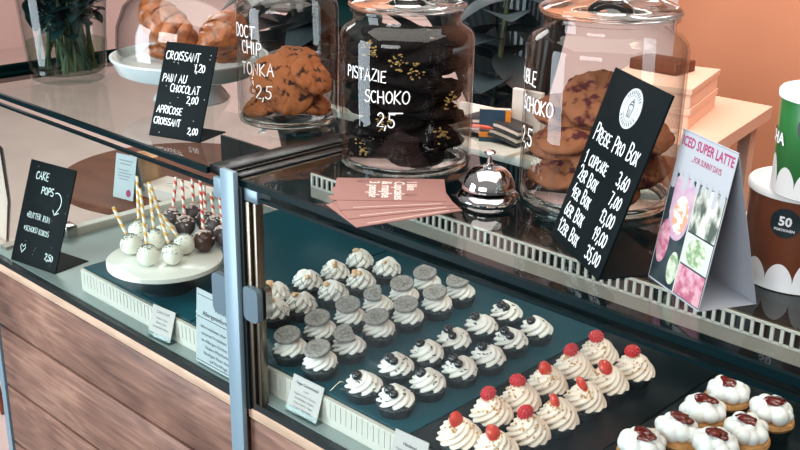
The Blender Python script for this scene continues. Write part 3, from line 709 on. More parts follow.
# flyers on the counter: a fanned pile
def flyer(cx, cy, z, ang, label, text=False):
    t = thing('flyer', label, 'flyer', (cx, cy, z), ang, 'pink flyers fanned on the glass')
    MB().box(-7.9, 7.9, -5.0, 5.0, 0, .10).build('card', 'pink_card', t, smooth=False)
    b = MB()
    if text:
        # lettering reads towards the counter's rear, a quarter turn from the card's long side
        for i, (s_, y) in enumerate((('I like', 1.9), ('Cupcakes', .1), ('& maybe', -1.7), ('3 people', -3.5))):
            b.type(s_, 2.1, y + .5, 3.5, None, .12, 'LEFT', .03, rot=-PI / 2)
        b.build('lettering', 'pale_ink', t, smooth=False)
        q = MB()
        for cx_, cy_ in ((2.9, -2.6), (-3.9, 3.4), (2.4, 3.6), (-2.2, -3.6)): q.stroke([(cx_ - .9, cy_), (cx_, cy_ + .45), (cx_ + .9, cy_), (cx_, cy_ - .45), (cx_ - .9, cy_)], .14, None, .12)
        q.build('ornament', 'ink', t, smooth=False)
    else:
        b.stroke([(-6, -4.2), (6.2, -4.3)], .12, None, .105); b.build('printed_edge', 'pale_ink', t, smooth=False)
FB, FTp = Vector((12.4, 7.2)), Vector((7.2, 11.8))
for i, (k_, lab) in enumerate(((0, 'bottom pink flyer of the fan, nearest the front glass edge'), (.3, 'second pink flyer from the bottom of the fan'), (.62, 'pink flyer just under the lettered top one'), (1, 'topmost pink flyer with white lettering'))):
    q = FB.lerp(FTp, k_); flyer(q.x, q.y, H + .005 + .11 * i, math.radians(71 + (44 - 71) * k_), lab, i == 3)

# folded table tent
a, ang, L = place2((648, 276), (698, 312), H)
t = thing('table_tent', 'white folded table tent advertising iced super latte', 'table tent', (a.x, a.y, H), ang); TW, TH = 10.4, 17.8; tl = math.radians(8.5); tb_ = math.radians(15.2); P = panel(tl, 0, 0, 0)
MB().box(0, TW, 0, TH, -.08, 0, P).build('front_panel', 'tent_paper', t, smooth=False)
y2 = math.sin(tl) * TH + math.cos(tl) * TH * math.tan(tb_); Pb = panel(-tb_, 0, y2, 0)
MB().box(0, TW, 0, TH * math.cos(tl) / math.cos(tb_), -.0, .08, Pb).build('back_panel', 'paper_shade', t, smooth=False)
MB().box(0, TW, .2, y2 - .2, 0, .06).build('base_flap', 'paper_shade', t, smooth=False)
b = MB(); b.type('ICED SUPER LATTE', 1.55, TW / 2, 16.1, P, .02, 'CENTER', .04, fit=9.7); b.type('...FOR SUNNY DAYS', .95, TW / 2 + .4, 14.75, P, .02, 'CENTER', .015, fit=5.6); b.build('print', 'magenta', t, smooth=False)
pic = MB().box(.15, TW - .1, .2, 12.9, .0, .02, P).build('photo_collage', 'picture_dark', t, smooth=False)
def pp(name, mt, poly, d): MB().prism(poly, d, d + .01, P).build(name, mt, pic, smooth=False)
def ell(cx, cy, rx, ry, tl_=0): return arc(cx, cy, rx, ry, 0, 352, 40)
pp('drink_photo', 'picture_leaf', [(5.3, 7.6), (10.2, 7.6), (10.2, 12.8), (5.3, 12.8)], .021)
pp('drink_photo', 'picture_white', [(5.3, 3.9), (10.2, 3.9), (10.2, 7.4), (5.3, 7.4)], .022)
pp('drink_photo', 'picture_green', ell(7.6, 5.6, 1.75, 1.6), .034)
pp('drink_photo', 'picture_pink', [(5.3, .3), (10.2, .3), (10.2, 3.7), (5.3, 3.7)], .023)
pp('drink_photo', 'picture_lilac', [(1.0, 12.4), (1.1, 8.2)] + arc(3.1, 8.2, 1.9, 2.6, 180, 360, 10) + [(5.1, 12.0), (4.1, 12.8), (2.0, 12.9)], .024)
pp('drink_photo', 'picture_peach', ell(3.3, 8.6, 1.4, 2.2), .036)
pp('drink_photo', 'picture_pink', ell(1.25, 4.9, 1.1, 2.6), .025)
pp('drink_photo', 'picture_green', ell(4.1, 2.6, 1.0, 1.9), .026)
pp('drink_photo', 'picture_white', [(5.1, .2), (5.3, .2), (5.3, 12.9), (5.1, 12.9)], .038)
x = .2; b = MB(); rr = random.Random(2)
while x < TW - .6:
    w_ = rr.uniform(.5, .8); l_ = rr.uniform(.5, 1.9); b.prism([(x, 13.3), (x, 12.9 - l_ + w_ / 2)] + arc(x + w_ / 2, 12.9 - l_ + w_ / 2, w_ / 2, w_ / 2, 180, 360, 8) + [(x + w_, 13.3)], .04, .05, P); x += w_ + .45
b.build('icing_drips', 'tent_paper', t, smooth=False)

# ================================================================== jars
def jar(name, label, c, r, hs, lid=True):
    """r radius, hs height to the shoulder"""
    t = thing(name, label, 'jar', (c.x, c.y, H)); ri = r - .35
    prof = [(0, .0), (r - 1.0, .0), (r - .25, .35), (r, 1.1), (r, hs - 1.6), (r - .25, hs - .6), (r - .9, hs + .25), (r - 1.9, hs + .8), (r - 2.1, hs + 1.3), (r - 2.1, hs + 2.2), (r - 1.6, hs + 2.4), (r - 1.6, hs + 2.8), (r - 2.4, hs + 2.8),
            (r - 2.4, hs + .9), (r - 1.2, hs - .1), (ri - .15, hs - .9), (ri, hs - 1.7), (ri, 2.0), (ri - .7, 1.3), (0, 1.2)]
    MB().lathe(prof, 96).build('glass_body', 'jar_glass', t, ang=50)
    # the thick foot ring refracts
    MB().lathe([(r - 1.8, .12), (r - .7, .12), (r - .35, .5), (r - .3, 1.0), (r - .8, 1.15), (r - 1.8, 1.0)], 96, closed=True).build('foot_ring', 'lid_glass', t, ang=60)
    z = hs + 2.85
    L = MB().lathe([(0, z + .1), (r - 2.4, z + .1), (r - 1.5, z + .15), (r - 1.25, z + .5), (r - 1.4, z + .95), (r - 2.3, z + 1.5), (r - 3.8, z + 2.1), (r - 5.6, z + 2.7), (2.4, z + 3.0), (2.2, z + 3.3), (2.7, z + 4.2), (3.2, z + 5.0), (2.7, z + 6.0), (1.3, z + 6.5), (0, z + 6.55),
                  ], 72); Lo = L.build('lid', 'lid_glass', t, ang=60)
    return t
def wrap(r, a0, z, d0=.06):
    return lambda p: Vector(((r + d0 + p.z) * math.cos(a0 + p.x / r), (r + d0 + p.z) * math.sin(a0 + p.x / r), z + p.y))
view = lambda c: math.atan2(CAM.y - c.y, CAM.x - c.x)
j1, j2, j3 = onz(289, 119, H), onz(405, 161, H), onz(595, 197, H)
JR1, JR2, JR3 = 8.9, 10.2, 10.9
def jwrite(t, c, r, lines, k=.22, seed=1):
    rr = random.Random(seed)
    for txt, off, y, s_ in lines:
        b = MB(); fn = wrap(r, view(c) + off, y); pen(b, txt, 0, 0, s_, k, fn, 0, .14, .9, rr)
        b.build('handwriting', 'white_marker', t, smooth=False)
t1 = jar('cookie_jar', 'glass jar of chocolate chip cookies beside the croissant dome', j1, JR1, 21.5)
jwrite(t1, j1, JR1, [('DOCT', -1.24, 15.6, 2.1), ('CHIP', -1.0, 12.9, 2.1), ('TONKA', -1.02, 9.5, 2.1), ('2,5', -.66, 5.6, 2.2)], .22, 1)
t2 = jar('cookie_jar', 'large glass jar packed with dark cookies in the centre', j2, JR2, 21.0)
jwrite(t2, j2, JR2, [('PISTAZIE', -.98, 14.6, 1.7), ('SCHOKO', -.62, 11.5, 1.8), ('2,5', -.42, 8.0, 2.0)], .2, 2)
fn = wrap(JR2, view(j2) - .42 + .12, 8.0); b = MB(); b.stroke([(.6, 2.1), (2.6, 2.2)], .2, fn); b.build('pen_stroke', 'white_marker', t2, smooth=False)
t3 = jar('cookie_jar', 'widest glass jar of berry cookies behind the box price sign', j3, JR3, 23.0)
jwrite(t3, j3, JR3, [('DOUBLE', -1.58, 16.8, 1.9), ('SCHOKO', -1.27, 13.2, 1.9), ('2,5', -1.26, 8.4, 2.4)], .24, 3)

def cookie_mesh(r, th, seed, mt, name):
    b = MB(); prof = [(0, 0), (r * .6, .02), (r * .9, .1), (r, th * .4), (r * .93, th * .75), (r * .7, th * .98), (r * .35, th * 1.08), (0, th * 1.1)]
    pr2 = []
    for (a, b0), (c_, d_) in zip(prof, prof[1:]):
        pr2 += [(a, b0), ((a + c_) / 2, (b0 + d_) / 2)]
    pr2.append(prof[-1])
    b.lathe(pr2, 60)
    for v in b.bm.verts:
        p = v.co.copy(); n1 = noise.noise(Vector((p.x * .55 + seed * 3.1, p.y * .55, p.z * .4 + seed))); n2 = noise.noise(Vector((p.x * 1.6, p.y * 1.6 + seed * 5, p.z)))
        v.co.x *= 1 + .06 * n1 + .02 * n2; v.co.y *= 1 + .06 * n1 + .02 * n2
        if p.z > th * .3: n3 = noise.noise(Vector((p.x * 3.2, p.y * 3.2 + seed * 2, p.z * 2))); v.co.z += .34 * n1 + .3 * n2 + .13 * n3
    return b
def cookie(kind, seed, r, th, name, mt, loc, M3, label, group, proto={}):
    key = (kind, seed)
    if key not in proto:
        o = cookie_mesh(r, th, seed, mt, name).build(name, mt, None, (0, 0, 0), ang=80); proto[key] = o
    else:
        o = proto[key].copy(); COL.objects.link(o)
    o.location = W(*loc); o.rotation_euler = M3.to_euler(); tag(o, label, 'cookie', group); return o
def rel(c, right, toward, z):   # a point near a jar's axis in jar-local directions: right / towards the customer
    a = view(c); tw = Vector((math.cos(a), math.sin(a), 0)); rg = Vector((-math.sin(a), math.cos(a), 0)); return Vector((c.x, c.y, H)) + rg * right + tw * toward + Vector((0, 0, z)), tw, rg
def put(kind, seed, r, th, name, mt, c, right, tow, z, n, label, group, spin=0):
    p, tw, rg = rel(c, right, tow, z); nn = (rg * n[0] + tw * n[1] + Vector((0, 0, n[2]))).normalized(); M3 = face_to(nn, spin)
    return cookie(kind, seed, r, th, name, mt, p - nn * th * .5, M3, label, group)
g1 = 'chocolate chip cookies in the left jar'
for i, (rg_, tw_, z, n, lab) in enumerate((
    (.4, 4.2, 5.7, (.05, .9, .42), 'chocolate chip cookie standing face out low in the left jar'),
    (-4.1, 1.6, 3.2, (-.28, .2, .95), 'chocolate chip cookie at the bottom left of its jar'),
    (-2.8, 1.2, 8.6, (-.35, .62, .72), 'chocolate chip cookie leaning at upper left of its jar'),
    (4.1, 2.2, 8.2, (.45, .5, .75), 'chocolate chip cookie leaning at right of its jar, above the corner one'),
    (3.8, 1.3, 3.3, (.28, .2, .95), 'chocolate chip cookie in the bottom right of its jar'),
    (1.8, -1.8, 10.6, (.1, .3, .95), 'chocolate chip cookie lying topmost in its jar'),
    (-.5, -2.5, 2.4, (0, .1, 1), 'chocolate chip cookie lying at the back bottom of its jar'),
    (2.6, -3.6, 6.4, (.2, .25, .9), 'chocolate chip cookie behind the standing one'),
    (-3.0, -2.9, 5.6, (-.2, .2, .9), 'chocolate chip cookie at the back left of its jar'))):
    put('c', i % 4, 4.0, 1.6, 'cookie', 'cookie_brown', j1, rg_, tw_, z, n, lab, g1, i * 1.3)
g2 = 'dark cookies packed in the central jar'; lv = 0; z = 2.2
ks = 0
while z < 20.4:
    for q in range(3):
        a = q * 2 * PI / 3 + (lv % 2) * PI / 3 + .35 + lv * .13
        put('d', (lv + q) % 4, 4.5, 1.6, 'dark_cookie', 'cookie_black', j2, 4.65 * math.sin(a), 4.65 * math.cos(a), z, (.10 * R.uniform(-1, 1) * min(1, lv), .10 * R.uniform(-1, 1) * min(1, lv), 1), 'dark chocolate cookie stacked in the central jar', g2, a); ks += 1
    z += 1.72; lv += 1
# pistachio tufts pressed against the glass on the front cookies
for i, (u, v) in enumerate(((369, 50), (382, 122), (412, 72), (450, 100), (443, 136), (397, 62), (363, 148))):
    c = j2; best = None
    dp = depth((c.x, c.y, H + 10)); r_ = ray(u, v); rr_ = JR2 - .75
    o = CAM - Vector((c.x, c.y, 0)); A_ = r_.x ** 2 + r_.y ** 2; B_ = 2 * (o.x * r_.x + o.y * r_.y); C_ = o.x ** 2 + o.y ** 2 - rr_ ** 2
    s_ = (-B_ - math.sqrt(max(0, B_ * B_ - 4 * A_ * C_))) / (2 * A_); p = CAM + r_ * s_; nr = Vector((p.x - c.x, p.y - c.y, 0)).normalized(); tg = Vector((-nr.y, nr.x, 0)); rn = random.Random(i); b = MB()
    for k in range(22):
        q = tg * rn.gauss(0, .7) + Vector((0, 0, rn.gauss(0, .6))); b.blob(q - nr * rn.uniform(0, .3), rn.uniform(.1, .22), 1, sc=(1.6, .8, .8), amp=.4, seed=k, rot=Matrix.Rotation(rn.uniform(0, 3), 3, 'Z'))
    o_ = b.build('pistachio_crumbs', 'pistachio', None, (p.x, p.y, p.z))
    tag(o_, 'tuft of chopped pistachio against the central jar glass, ' + ('upper left', 'lower left beneath the price', 'beside the word of the second line', 'at right below mid height', 'lower right', 'near the top middle', 'bottom left')[i], 'pistachio', 'pistachio tufts in the central jar', 'stuff')
g3 = 'berry cookies in the right jar'
for lv in range(5):
    for q in range(3):
        a = q * 2 * PI / 3 + (lv % 2) * PI / 3 + .2
        if lv == 4 and q == 0: continue
        put('b', (lv + q) % 4, 4.9, 1.9, 'berry_cookie', 'cookie_berry', j3, 5.3 * math.sin(a), 5.3 * math.cos(a), 2.5 + lv * 2.35, (.25 * R.uniform(-1, 1) * min(1, lv), (.12 + .2 * R.random()) * min(1, lv), 1), 'red berry cookie piled in the right jar', g3, a)
put('b', 1, 4.9, 1.9, 'berry_cookie', 'cookie_berry', j3, -1.0, 1.0, 14.6, (-.1, .6, .75), 'berry cookie leaning topmost in the right jar', g3, .5)

# ================================================================== bell
p = onz(488, 198, H); t = thing('service_bell', 'chrome service bell beside the pink flyers', 'bell', (p.x, p.y, H))
MB().lathe([(0, 0), (4.3, 0), (4.45, .25), (4.3, .6), (3.9, .95), (3.5, 1.1), (0, 1.1)], 64).build('base', 'chrome', t)
MB().lathe([(0, 1.5), (3.6, 1.5), (3.75, 1.55), (3.78, 1.75), (3.6, 2.4), (3.1, 3.5), (2.3, 4.3), (1.2, 4.75), (.5, 4.85), (0, 4.86)], 64).build('dome', 'chrome', t)
MB().lathe([(0, 4.8), (.55, 4.8), (.55, 5.1), (.36, 5.2), (.36, 6.0), (.2, 6.1), (.2, 6.5), (.75, 6.55), (.85, 6.7), (.7, 6.9), (0, 6.95)], 28).build('plunger', 'chrome', t)
MB().lathe([(0, 1.1), (1.2, 1.1), (1.2, 1.5), (0, 1.5)], 24).build('collar', 'black_rubber', t)

# ================================================================== tins
def tin(name, label, c, z, r, h, body, badge_off, word=None):
    t = thing(name, label, 'tin', (c[0], c[1], z)); rt_ = r * 1.02
    MB().lathe([(0, 0), (r * .97, 0), (r * .985, .2), (rt_, h), (0, h)], 72).build('body', body, t)
    MB().lathe([(0, h - .1), (rt_ + .25, h - .1), (rt_ + .28, h + .5), (rt_ + .1, h + .75), (rt_ - .3, h + .78), (rt_ - .5, h + .5), (0, h + .45)], 72).build('lid', 'tin_white', t)
    a0 = math.atan2(CAM.y - c[1], CAM.x - c[0]); b = MB(); rr = random.Random(int(h * 10) + len(name))
    # white base with the glaze running down it in drips: the white rises between them
    n = 480; hs = []
    for i in range(n):
        s_ = (i / n * 12) % 1; hs.append(.3 + 2.6 * max(0, math.sin(PI * s_)) ** .55 * (.8 + .2 * math.cos(int(i / n * 12) * 2.1)))
    V1 = []; V0 = []
    for i in range(n):
        a = a0 + 2 * PI * i / n; q = r * .985 + .07
        V0.append(b.bm.verts.new(Vector((q * math.cos(a), q * math.sin(a), .1)))); V1.append(b.bm.verts.new(Vector((q * math.cos(a), q * math.sin(a), .9 + hs[i] * 1.15))))
    for i in range(n): b.face([V0[i], V0[(i + 1) % n], V1[(i + 1) % n], V1[i]])
    b.build('white_drip_print', 'tin_white', t)
    rb = r * 1.01
    fn = lambda p: Vector(((rb + .08 + p.z) * math.cos(a0 + badge_off + p.x / rb), (rb + .08 + p.z) * math.sin(a0 + badge_off + p.x / rb), p.y))
    b = MB(); zc = h * .755; cv = b.bm.verts.new(fn(Vector((0, zc, 0)))); ring = [b.bm.verts.new(fn(Vector((x_, y_, 0)))) for x_, y_ in arc(0, zc, 1.7, 1.7, 0, 354, 47)]
    for i in range(48): b.face([cv, ring[i], ring[(i + 1) % 48]])
    bo = b.build('badge', 'badge_black', t)
    b = MB(); b.type('50', 1.45, 0, zc - .25, fn, .05, 'CENTER', .05); b.type('PORTIONEN', .4, 0, zc - .9, fn, .05, 'CENTER', .012); b.build('print', 'tin_white', bo, smooth=False)
    if word:
        b = MB(); b.type(word[0], word[1], word[2], word[3], fn, .03, 'RIGHT', .06); b.build('lettering', 'tin_white', t, smooth=False)
    return t
tc_ = onz(793, 276, H)
tin('drink_tin', 'brown drink powder tin with white drips, standing on the glass', (tc_.x, tc_.y), H, 6.0, 10.9, 'tin_brown', -.27)
dr = rt * 1.9
tin('drink_tin', 'green drink powder tin stacked on the brown one', (tc_.x + 2.7, tc_.y - 2.9), H + 11.7, 5.3, 10.6, 'tin_green', -.30, ('MATCHA', 1.75, -3.3, 5.6))

# ================================================================== vase and bouquet
vp = onz(69, 78, H); t = thing('glass_vase', 'tapered clear glass vase of green stems on the left end', 'vase', (vp.x, vp.y, H))
MB().lathe([(0, 0), (7.0, 0), (7.5, .5), (7.7, 2), (9.6, 24), (9.3, 24), (7.35, 2.4), (6.8, 1.6), (0, 1.5)], 72).build('glass_body', 'vase_glass', t, ang=50)
MB().lathe([(0, 1.65), (6.7, 1.7), (7.2, 2.4), (7.75, 7.8), (0, 7.8)], 64).build('water', 'water', t)
bq = thing('bouquet', 'bunch of dark green leafy stems standing in the vase', 'bouquet', (vp.x, vp.y, H)); rr = random.Random(21)
def leaf(mb, p, d, L, wd, curl=.25, nrm=Vector((0, 0, 1))):
    d = Vector(d).normalized(); s_ = d.cross(nrm); s_ = s_.normalized() if s_.length > .01 else Vector((1, 0, 0)); n_ = s_.cross(d); k = 7; A = []; B = []; C = []
    for i in range(k + 1):
        f_ = i / k; w_ = wd * math.sin(PI * min(1, f_ * .92 + .05)) ** .8; q = Vector(p) + d * L * f_ + n_ * (-curl * L * f_ * f_)
        A.append(q + s_ * w_ + n_ * w_ * .25); B.append(q); C.append(q - s_ * w_ + n_ * w_ * .25)
    n = k + 1; mb.poly([*A, *B, *C], [(i, i + 1, n + i + 1, n + i) for i in range(k)] + [(n + i, n + i + 1, 2 * n + i + 1, 2 * n + i) for i in range(k)])
for i in range(30):
    a = rr.uniform(0, 2 * PI); q0 = rr.uniform(2, 6.3); q1 = rr.uniform(3.0, 8.4); a1 = a + PI * rr.uniform(.15, 1.85)
    p0 = Vector((q0 * math.cos(a), q0 * math.sin(a), 1.9)); p1 = Vector((q1 * math.cos(a1), q1 * math.sin(a1), 23)); hh = rr.uniform(30, 46); p2 = p1 + (p1 - p0) * (hh - 23) / 26
    b = MB(); pts = [p0.lerp(p1, k / 6) + Vector((.4 * math.sin(k + i), .4 * math.cos(k * 1.3 + i), 0)) * (1 if 0 < k < 6 else 0) for k in range(7)] + [p1.lerp(p2, k / 3) for k in (1, 2, 3)]
    b.tube(pts, [.32 + .08 * (i % 3)] * len(pts), 7); so = b.build('stem', 'stem_green', bq)
    b = MB()
    for k in range(20):
        f_ = rr.uniform(.27, 1.0) if k < 12 else rr.uniform(.33, .52); q = p0.lerp(p2, f_); aa = rr.uniform(0, 2 * PI); inside = q.z < 23
        L_ = rr.uniform(3.5, 5.5) if inside else rr.uniform(6, 10); dd = Vector((math.cos(aa), math.sin(aa), rr.uniform(-.5, .9)))
        if inside:
            lim = 7.4 + q.z * .07; e = q + dd.normalized() * L_
            if math.hypot(e.x, e.y) > lim: dd = Vector((-q.x, -q.y, 6)); L_ = 4
        leaf(b, q, dd, L_, L_ * rr.uniform(.2, .34), rr.uniform(.05, .3))
    b.build('leaves', 'leaf_dark', so)

b = MB()
for k in range(130):
    aa = rr.uniform(0, 2 * PI); q_ = 8.6 * math.sqrt(rr.random()); z_ = rr.uniform(12.5, 26); p = Vector((q_ * math.cos(aa), q_ * math.sin(aa), z_)); L_ = rr.uniform(3.5, 6); a2 = rr.uniform(0, 2 * PI)
    dd = Vector((math.cos(a2), math.sin(a2), rr.uniform(-.9, .7))).normalized(); e = p + dd * L_
    if math.hypot(e.x, e.y) > 7.2 + e.z * .07: dd = Vector((-p.y, p.x, rr.uniform(-8, 2))) * (1 if k % 2 else -1) - Vector((p.x, p.y, 0)) * .5; dd = dd.normalized()
    leaf(b, p, dd, L_, L_ * rr.uniform(.22, .36), rr.uniform(.05, .25))
b.build('foliage', 'leaf_dark', bq)
b = MB()
for k in range(5):
    aa = YAW + PI + rr.uniform(-.5, .5); leaf(b, (5 * math.cos(aa), 5 * math.sin(aa), 26 + k), (math.cos(aa), math.sin(aa), rr.uniform(-.25, .25)), rr.uniform(12, 17), 3.6, .3)
b.build('foliage', 'leaf_dark', bq)

# ================================================================== croissants under their dome
sp = onz(192, 99, H); t = thing('cake_stand', 'pale footed cake stand holding the croissants', 'cake stand', (sp.x, sp.y, H))
MB().lathe([(0, 0), (6.9, 0), (7.2, .3), (7.0, .7), (6.2, 1.8), (5.2, 3.0), (4.6, 4.4), (5.2, 4.9), (11.8, 5.0), (13.3, 5.7), (14.4, 8.0), (14.7, 8.3), (14.7, 8.6), (14.2, 8.6), (13.4, 7.2), (12.8, 6.9), (0, 6.9)], 80).build('stand', 'porcelain_blue', t)
t = thing('glass_dome', 'clear glass dome over the croissants', 'cake dome', (sp.x, sp.y, H + 7.1))
MB().lathe([(12.9, .15), (13.4, 3.5), (13.1, 7.0), (11.6, 10.8), (8.6, 13.6), (4.5, 14.9), (0, 15.2), (0, 14.9), (4.4, 14.6), (8.4, 13.3), (11.3, 10.6), (12.8, 6.9), (13.1, 3.5), (12.6, .15)], 80, closed=False).build('dome', 'jar_glass', t, ang=60)
MB().lathe([(0, 15.1), (1.1, 15.1), (.9, 16), (1.8, 17), (1.7, 18), (0, 18.5)], 32).build('knob', 'lid_glass', t)
def croissant(label, p, ang, tilt, seed, L=15, rmax=4.0):
    t_ = MB(); n = 64; pts = []; rad = []
    for i in range(n + 1):
        s_ = i / n * 2 - 1; a = s_ * 1.25; q = Vector((L * .42 * math.sin(a) * 1.0, L * .22 * (1 - math.cos(a)) * 1.4, .6 * math.sin(i * .7)*.1))
        env = (1 - abs(s_) ** 1.9) ** .75; seg = (abs(s_) * 4.2 + .3) % 1; rad.append(max(.25, rmax * env * (1.02 - .10 * seg ** 1.5))); pts.append(q)
    t_.tube(pts, rad, 28)
    for v in t_.bm.verts:
        v.co.z *= .86; k = noise.noise(v.co * .5 + Vector((seed * 4, 0, 0))); v.co *= 1 + .03 * k
    o = t_.build('croissant', 'croissant', None, p, ang=70); o.rotation_euler = (tilt[0], tilt[1], ang); tag(o, label, 'croissant', 'croissants under the glass dome'); return o
dpt = depth((sp.x, sp.y, H + 12)); rga = YAW
def cpos(u, v, dd): return atdepth(u, v, dpt + dd)
p = cpos(166, 25, -1); croissant('left croissant under the dome, its tip pointing down right', p, rga - .35, (.15, .62), 1, 14.5, 4.2)
p = cpos(224, 33, -1.0); croissant('right croissant lying on top of another in the dome', p, rga + 1.3, (-.2, -.25), 2, 15, 4.3)
p = cpos(222, 58, 0); croissant('lower croissant beneath the right one in the dome', Vector((p.x, p.y, H + 9.3)), rga - .2, (0, .05), 3, 13.5, 2.35)
p = cpos(172, 58, 2.5); croissant('lower croissant half hidden behind the price sign', Vector((p.x, p.y, H + 9.0)), rga + .3, (0, 0), 4, 11.5, 2.1)

# ================================================================== behind the counter
wt = thing('work_table', 'white table behind the counter by the orange wall', 'table', (0, 0, -Z0))
MB().poly([(5, 66, 28.6 + Z0), (27, 66, 28.6 + Z0), (20.5, 104, 28.6 + Z0), (-6, 104, 28.6 + Z0), (5, 66, 31 + Z0), (27, 66, 31 + Z0), (20.5, 104, 31 + Z0), (-6, 104, 31 + Z0)],
          [(3, 2, 1, 0), (4, 5, 6, 7), (0, 1, 5, 4), (1, 2, 6, 5), (2, 3, 7, 6), (3, 0, 4, 7)]).build('table_top', 'box_cream', wt, smooth=False)
for x_, y_ in ((23, 70), (18, 100), (7, 70), (-3, 100)): MB().box(x_ - 1.2, x_ + 1.2, y_ - 1.2, y_ + 1.2, 0, 28.6 + Z0).build('leg', 'box_cream', wt, smooth=False)
def carton(label, x0, x1, y0, y1, z, h, ang, mt='box_cream', lid=True):
    t_ = thing('cake_box', label, 'box', ((x0 + x1) / 2, (y0 + y1) / 2, z), ang, 'cake boxes on the white table'); a_, b_ = (x1 - x0) / 2, (y1 - y0) / 2
    MB().box(-a_, a_, -b_, b_, 0, h * .72, bev=.08).build('body', mt, t_, smooth=False); MB().box(-a_ - .25, a_ + .25, -b_ - .25, b_ + .25, h * .7, h, bev=.08).build('lid', mt, t_, smooth=False)
carton('cream cake box at the bottom of the stack', 0.5, 16, 73, 93, 31, 3.8, .26)
carton('cream cake box upper of the stack', 0.5, 16, 73, 93, 34.85, 3.6, .26)
tag(MB().box(-5, 5, -3.5, 3.5, 0, 2.0, bev=.2).build('wooden_block', 'table_wood', None, (6, 86, 38.5)), 'brown wooden block on the upper cake box', 'block')
# white magazine holder with printed matter at the counter's rear edge
hp = onz(524, 143, 25.6)
mh = thing('magazine_holder', 'white open holder beside the magazines behind the bell', 'magazine holder', (hp.x - 8, hp.y - 10, 24.92), .05)
MB().box(-12, 11, 0, 16, 0, .7, bev=.1).build('base', 'white_paint', mh, smooth=False)
MB().box(5, 11.5, 10, 11, .7, 10.5, bev=.1).build('side_panel', 'white_paint', mh, smooth=False)
MB().box(-12, 11.5, 16, 17, 0, 4, bev=.1).build('back_panel', 'white_paint', mh, smooth=False)
for i in range(5):
    b = MB(); n = 14; P0 = []
    for k in range(n + 1):
        f_ = k / n; P0.append((-9 + 15 * f_, 1.3 * math.sin(PI * f_) * .8 + .3 * f_))
    top = [(x_, z_ + .5) for x_, z_ in P0][::-1]
    Mx = Matrix(((1, 0, 0, 0), (0, 0, -1, 0), (0, 1, 0, 0), (0, 0, 0, 1)))
    b.prism(P0 + top, -9.5 + i * .2, -1 - i * .2, Mx); o = b.build('magazine', 'dark_paper' if i % 2 == 0 else 'page', None, (hp.x - 4.5, hp.y - 5.5, 25.7 + i * .62)); tag(o, 'bowed %s magazine, %s from the bottom of the pile behind the bell' % ('dark' if i % 2 == 0 else 'pale', ORD[i]), 'magazine', 'magazines behind the bell')
bp_ = onz(479, 144, 25)
bk = thing('book', 'blue and orange book standing at the rear edge behind the central jar', 'book', (bp_.x, bp_.y, 24.95), math.radians(35))
MB().box(0, 5.6, 0, 2.4, 0.05, 6.6, bev=.08).build('pages', 'page', bk, smooth=False); MB().box(-.1, 5.7, -.35, -.02, 0, 6.8).build('cover', 'book_blue', bk, smooth=False)
MB().box(-.1, 5.7, -.4, -.36, 1.6, 2.6).build('cover_band', 'book_orange', bk, smooth=False); MB().box(4.7, 5.7, -.4, -.36, 2.6, 6.8).build('cover_band', 'book_orange', bk, smooth=False)
b = MB(); b.tube([(-4, 0, 0), (4, 0, 0)], .4, 12); b.tube([(4, 0, 0), (4.8, 0, 0)], [.35, .08], 12); o = b.build('pen', 'coral', None, (hp.x - 6, hp.y - 9, 29.45)); o.rotation_euler = (0, 0, .3); tag(o, 'coral pen lying on the magazines', 'pen')
tag(MB().box(-6, 6, -4, 4, 0, .12).build('note_sheet', 'page', None, (12, 69.5, 31.02), smooth=False), 'pale sheet of paper lying before the cake boxes', 'paper')

# plants behind the jars
def potted(name, label, cat, loc, r=11, h=16):
    t_ = thing(name, label, cat, loc)
    MB().lathe([(0, 0), (r * .75, 0), (r, h), (r * .92, h), (r * .88, h - 1.5), (0, h - 1.6)], 40).build('pot', 'pedestal_dark', t_); return t_
rr = random.Random(12); pp_ = atdepth(528, 120, 262)
pl = potted('palm_plant', 'dark plant with long pleated leaves behind the counter', 'plant', (pp_.x, pp_.y, -8), 12, 14)
def strap(p0, d, L, wd, bend, mt, name='leaf', pleats=7):
    d = Vector(d).normalized(); s_ = d.cross(Vector((0, 0, 1)) if abs(d.z) < .9 else CAM - Vector((pp_.x, pp_.y, 0))).normalized(); n_ = s_.cross(d); b = MB(); rows = []; K = 16; W_ = pleats * 2
    for i in range(K + 1):
        f_ = i / K; w_ = wd * (math.sin(PI * (f_ * .9 + .06)) ** .6); q = Vector(p0) + d * L * f_ + Vector((0, 0, -bend * L * f_ * f_))
        rows.append([b.bm.verts.new(q + s_ * w_ * (2 * k / W_ - 1) + n_ * (.35 if k % 2 else 0)) for k in range(W_ + 1)])
    for A, B in zip(rows, rows[1:]):
        for k in range(W_): b.face([A[k], A[k + 1], B[k + 1], B[k]])
    b.build(name, mt, pl, ang=15)
RD = Vector((rt.x, rt.y, 0)).normalized(); FD = Vector((-RD.y, RD.x, 0))
for i in range(14):
    k_ = rr.uniform(-.75, .12); strap((0, 0, 13), RD * k_ + FD * rr.uniform(-.2, .5) + Vector((0, 0, 1)), rr.uniform(50, 80), rr.uniform(3.5, 6), rr.uniform(.05, .3) if k_ < 0 else .05, 'leaf_deep')
strap((0, -6, 12), RD * .02 + Vector((0, 0, 1)), 75, 7.5, .0, 'leaf_deep', pleats=10); strap((0, -8, 12), RD * -.3 + Vector((0, 0, 1)), 66, 6, .05, 'leaf_deep'); strap((0, -4, 12), RD * .16 + Vector((0, 0, 1)), 70, 5, .02, 'leaf_deep')
rb_ = potted('rubber_plant', 'dark plant with broad round leaves behind the two left jars', 'plant', (-100, 96, -10), 13, 16)
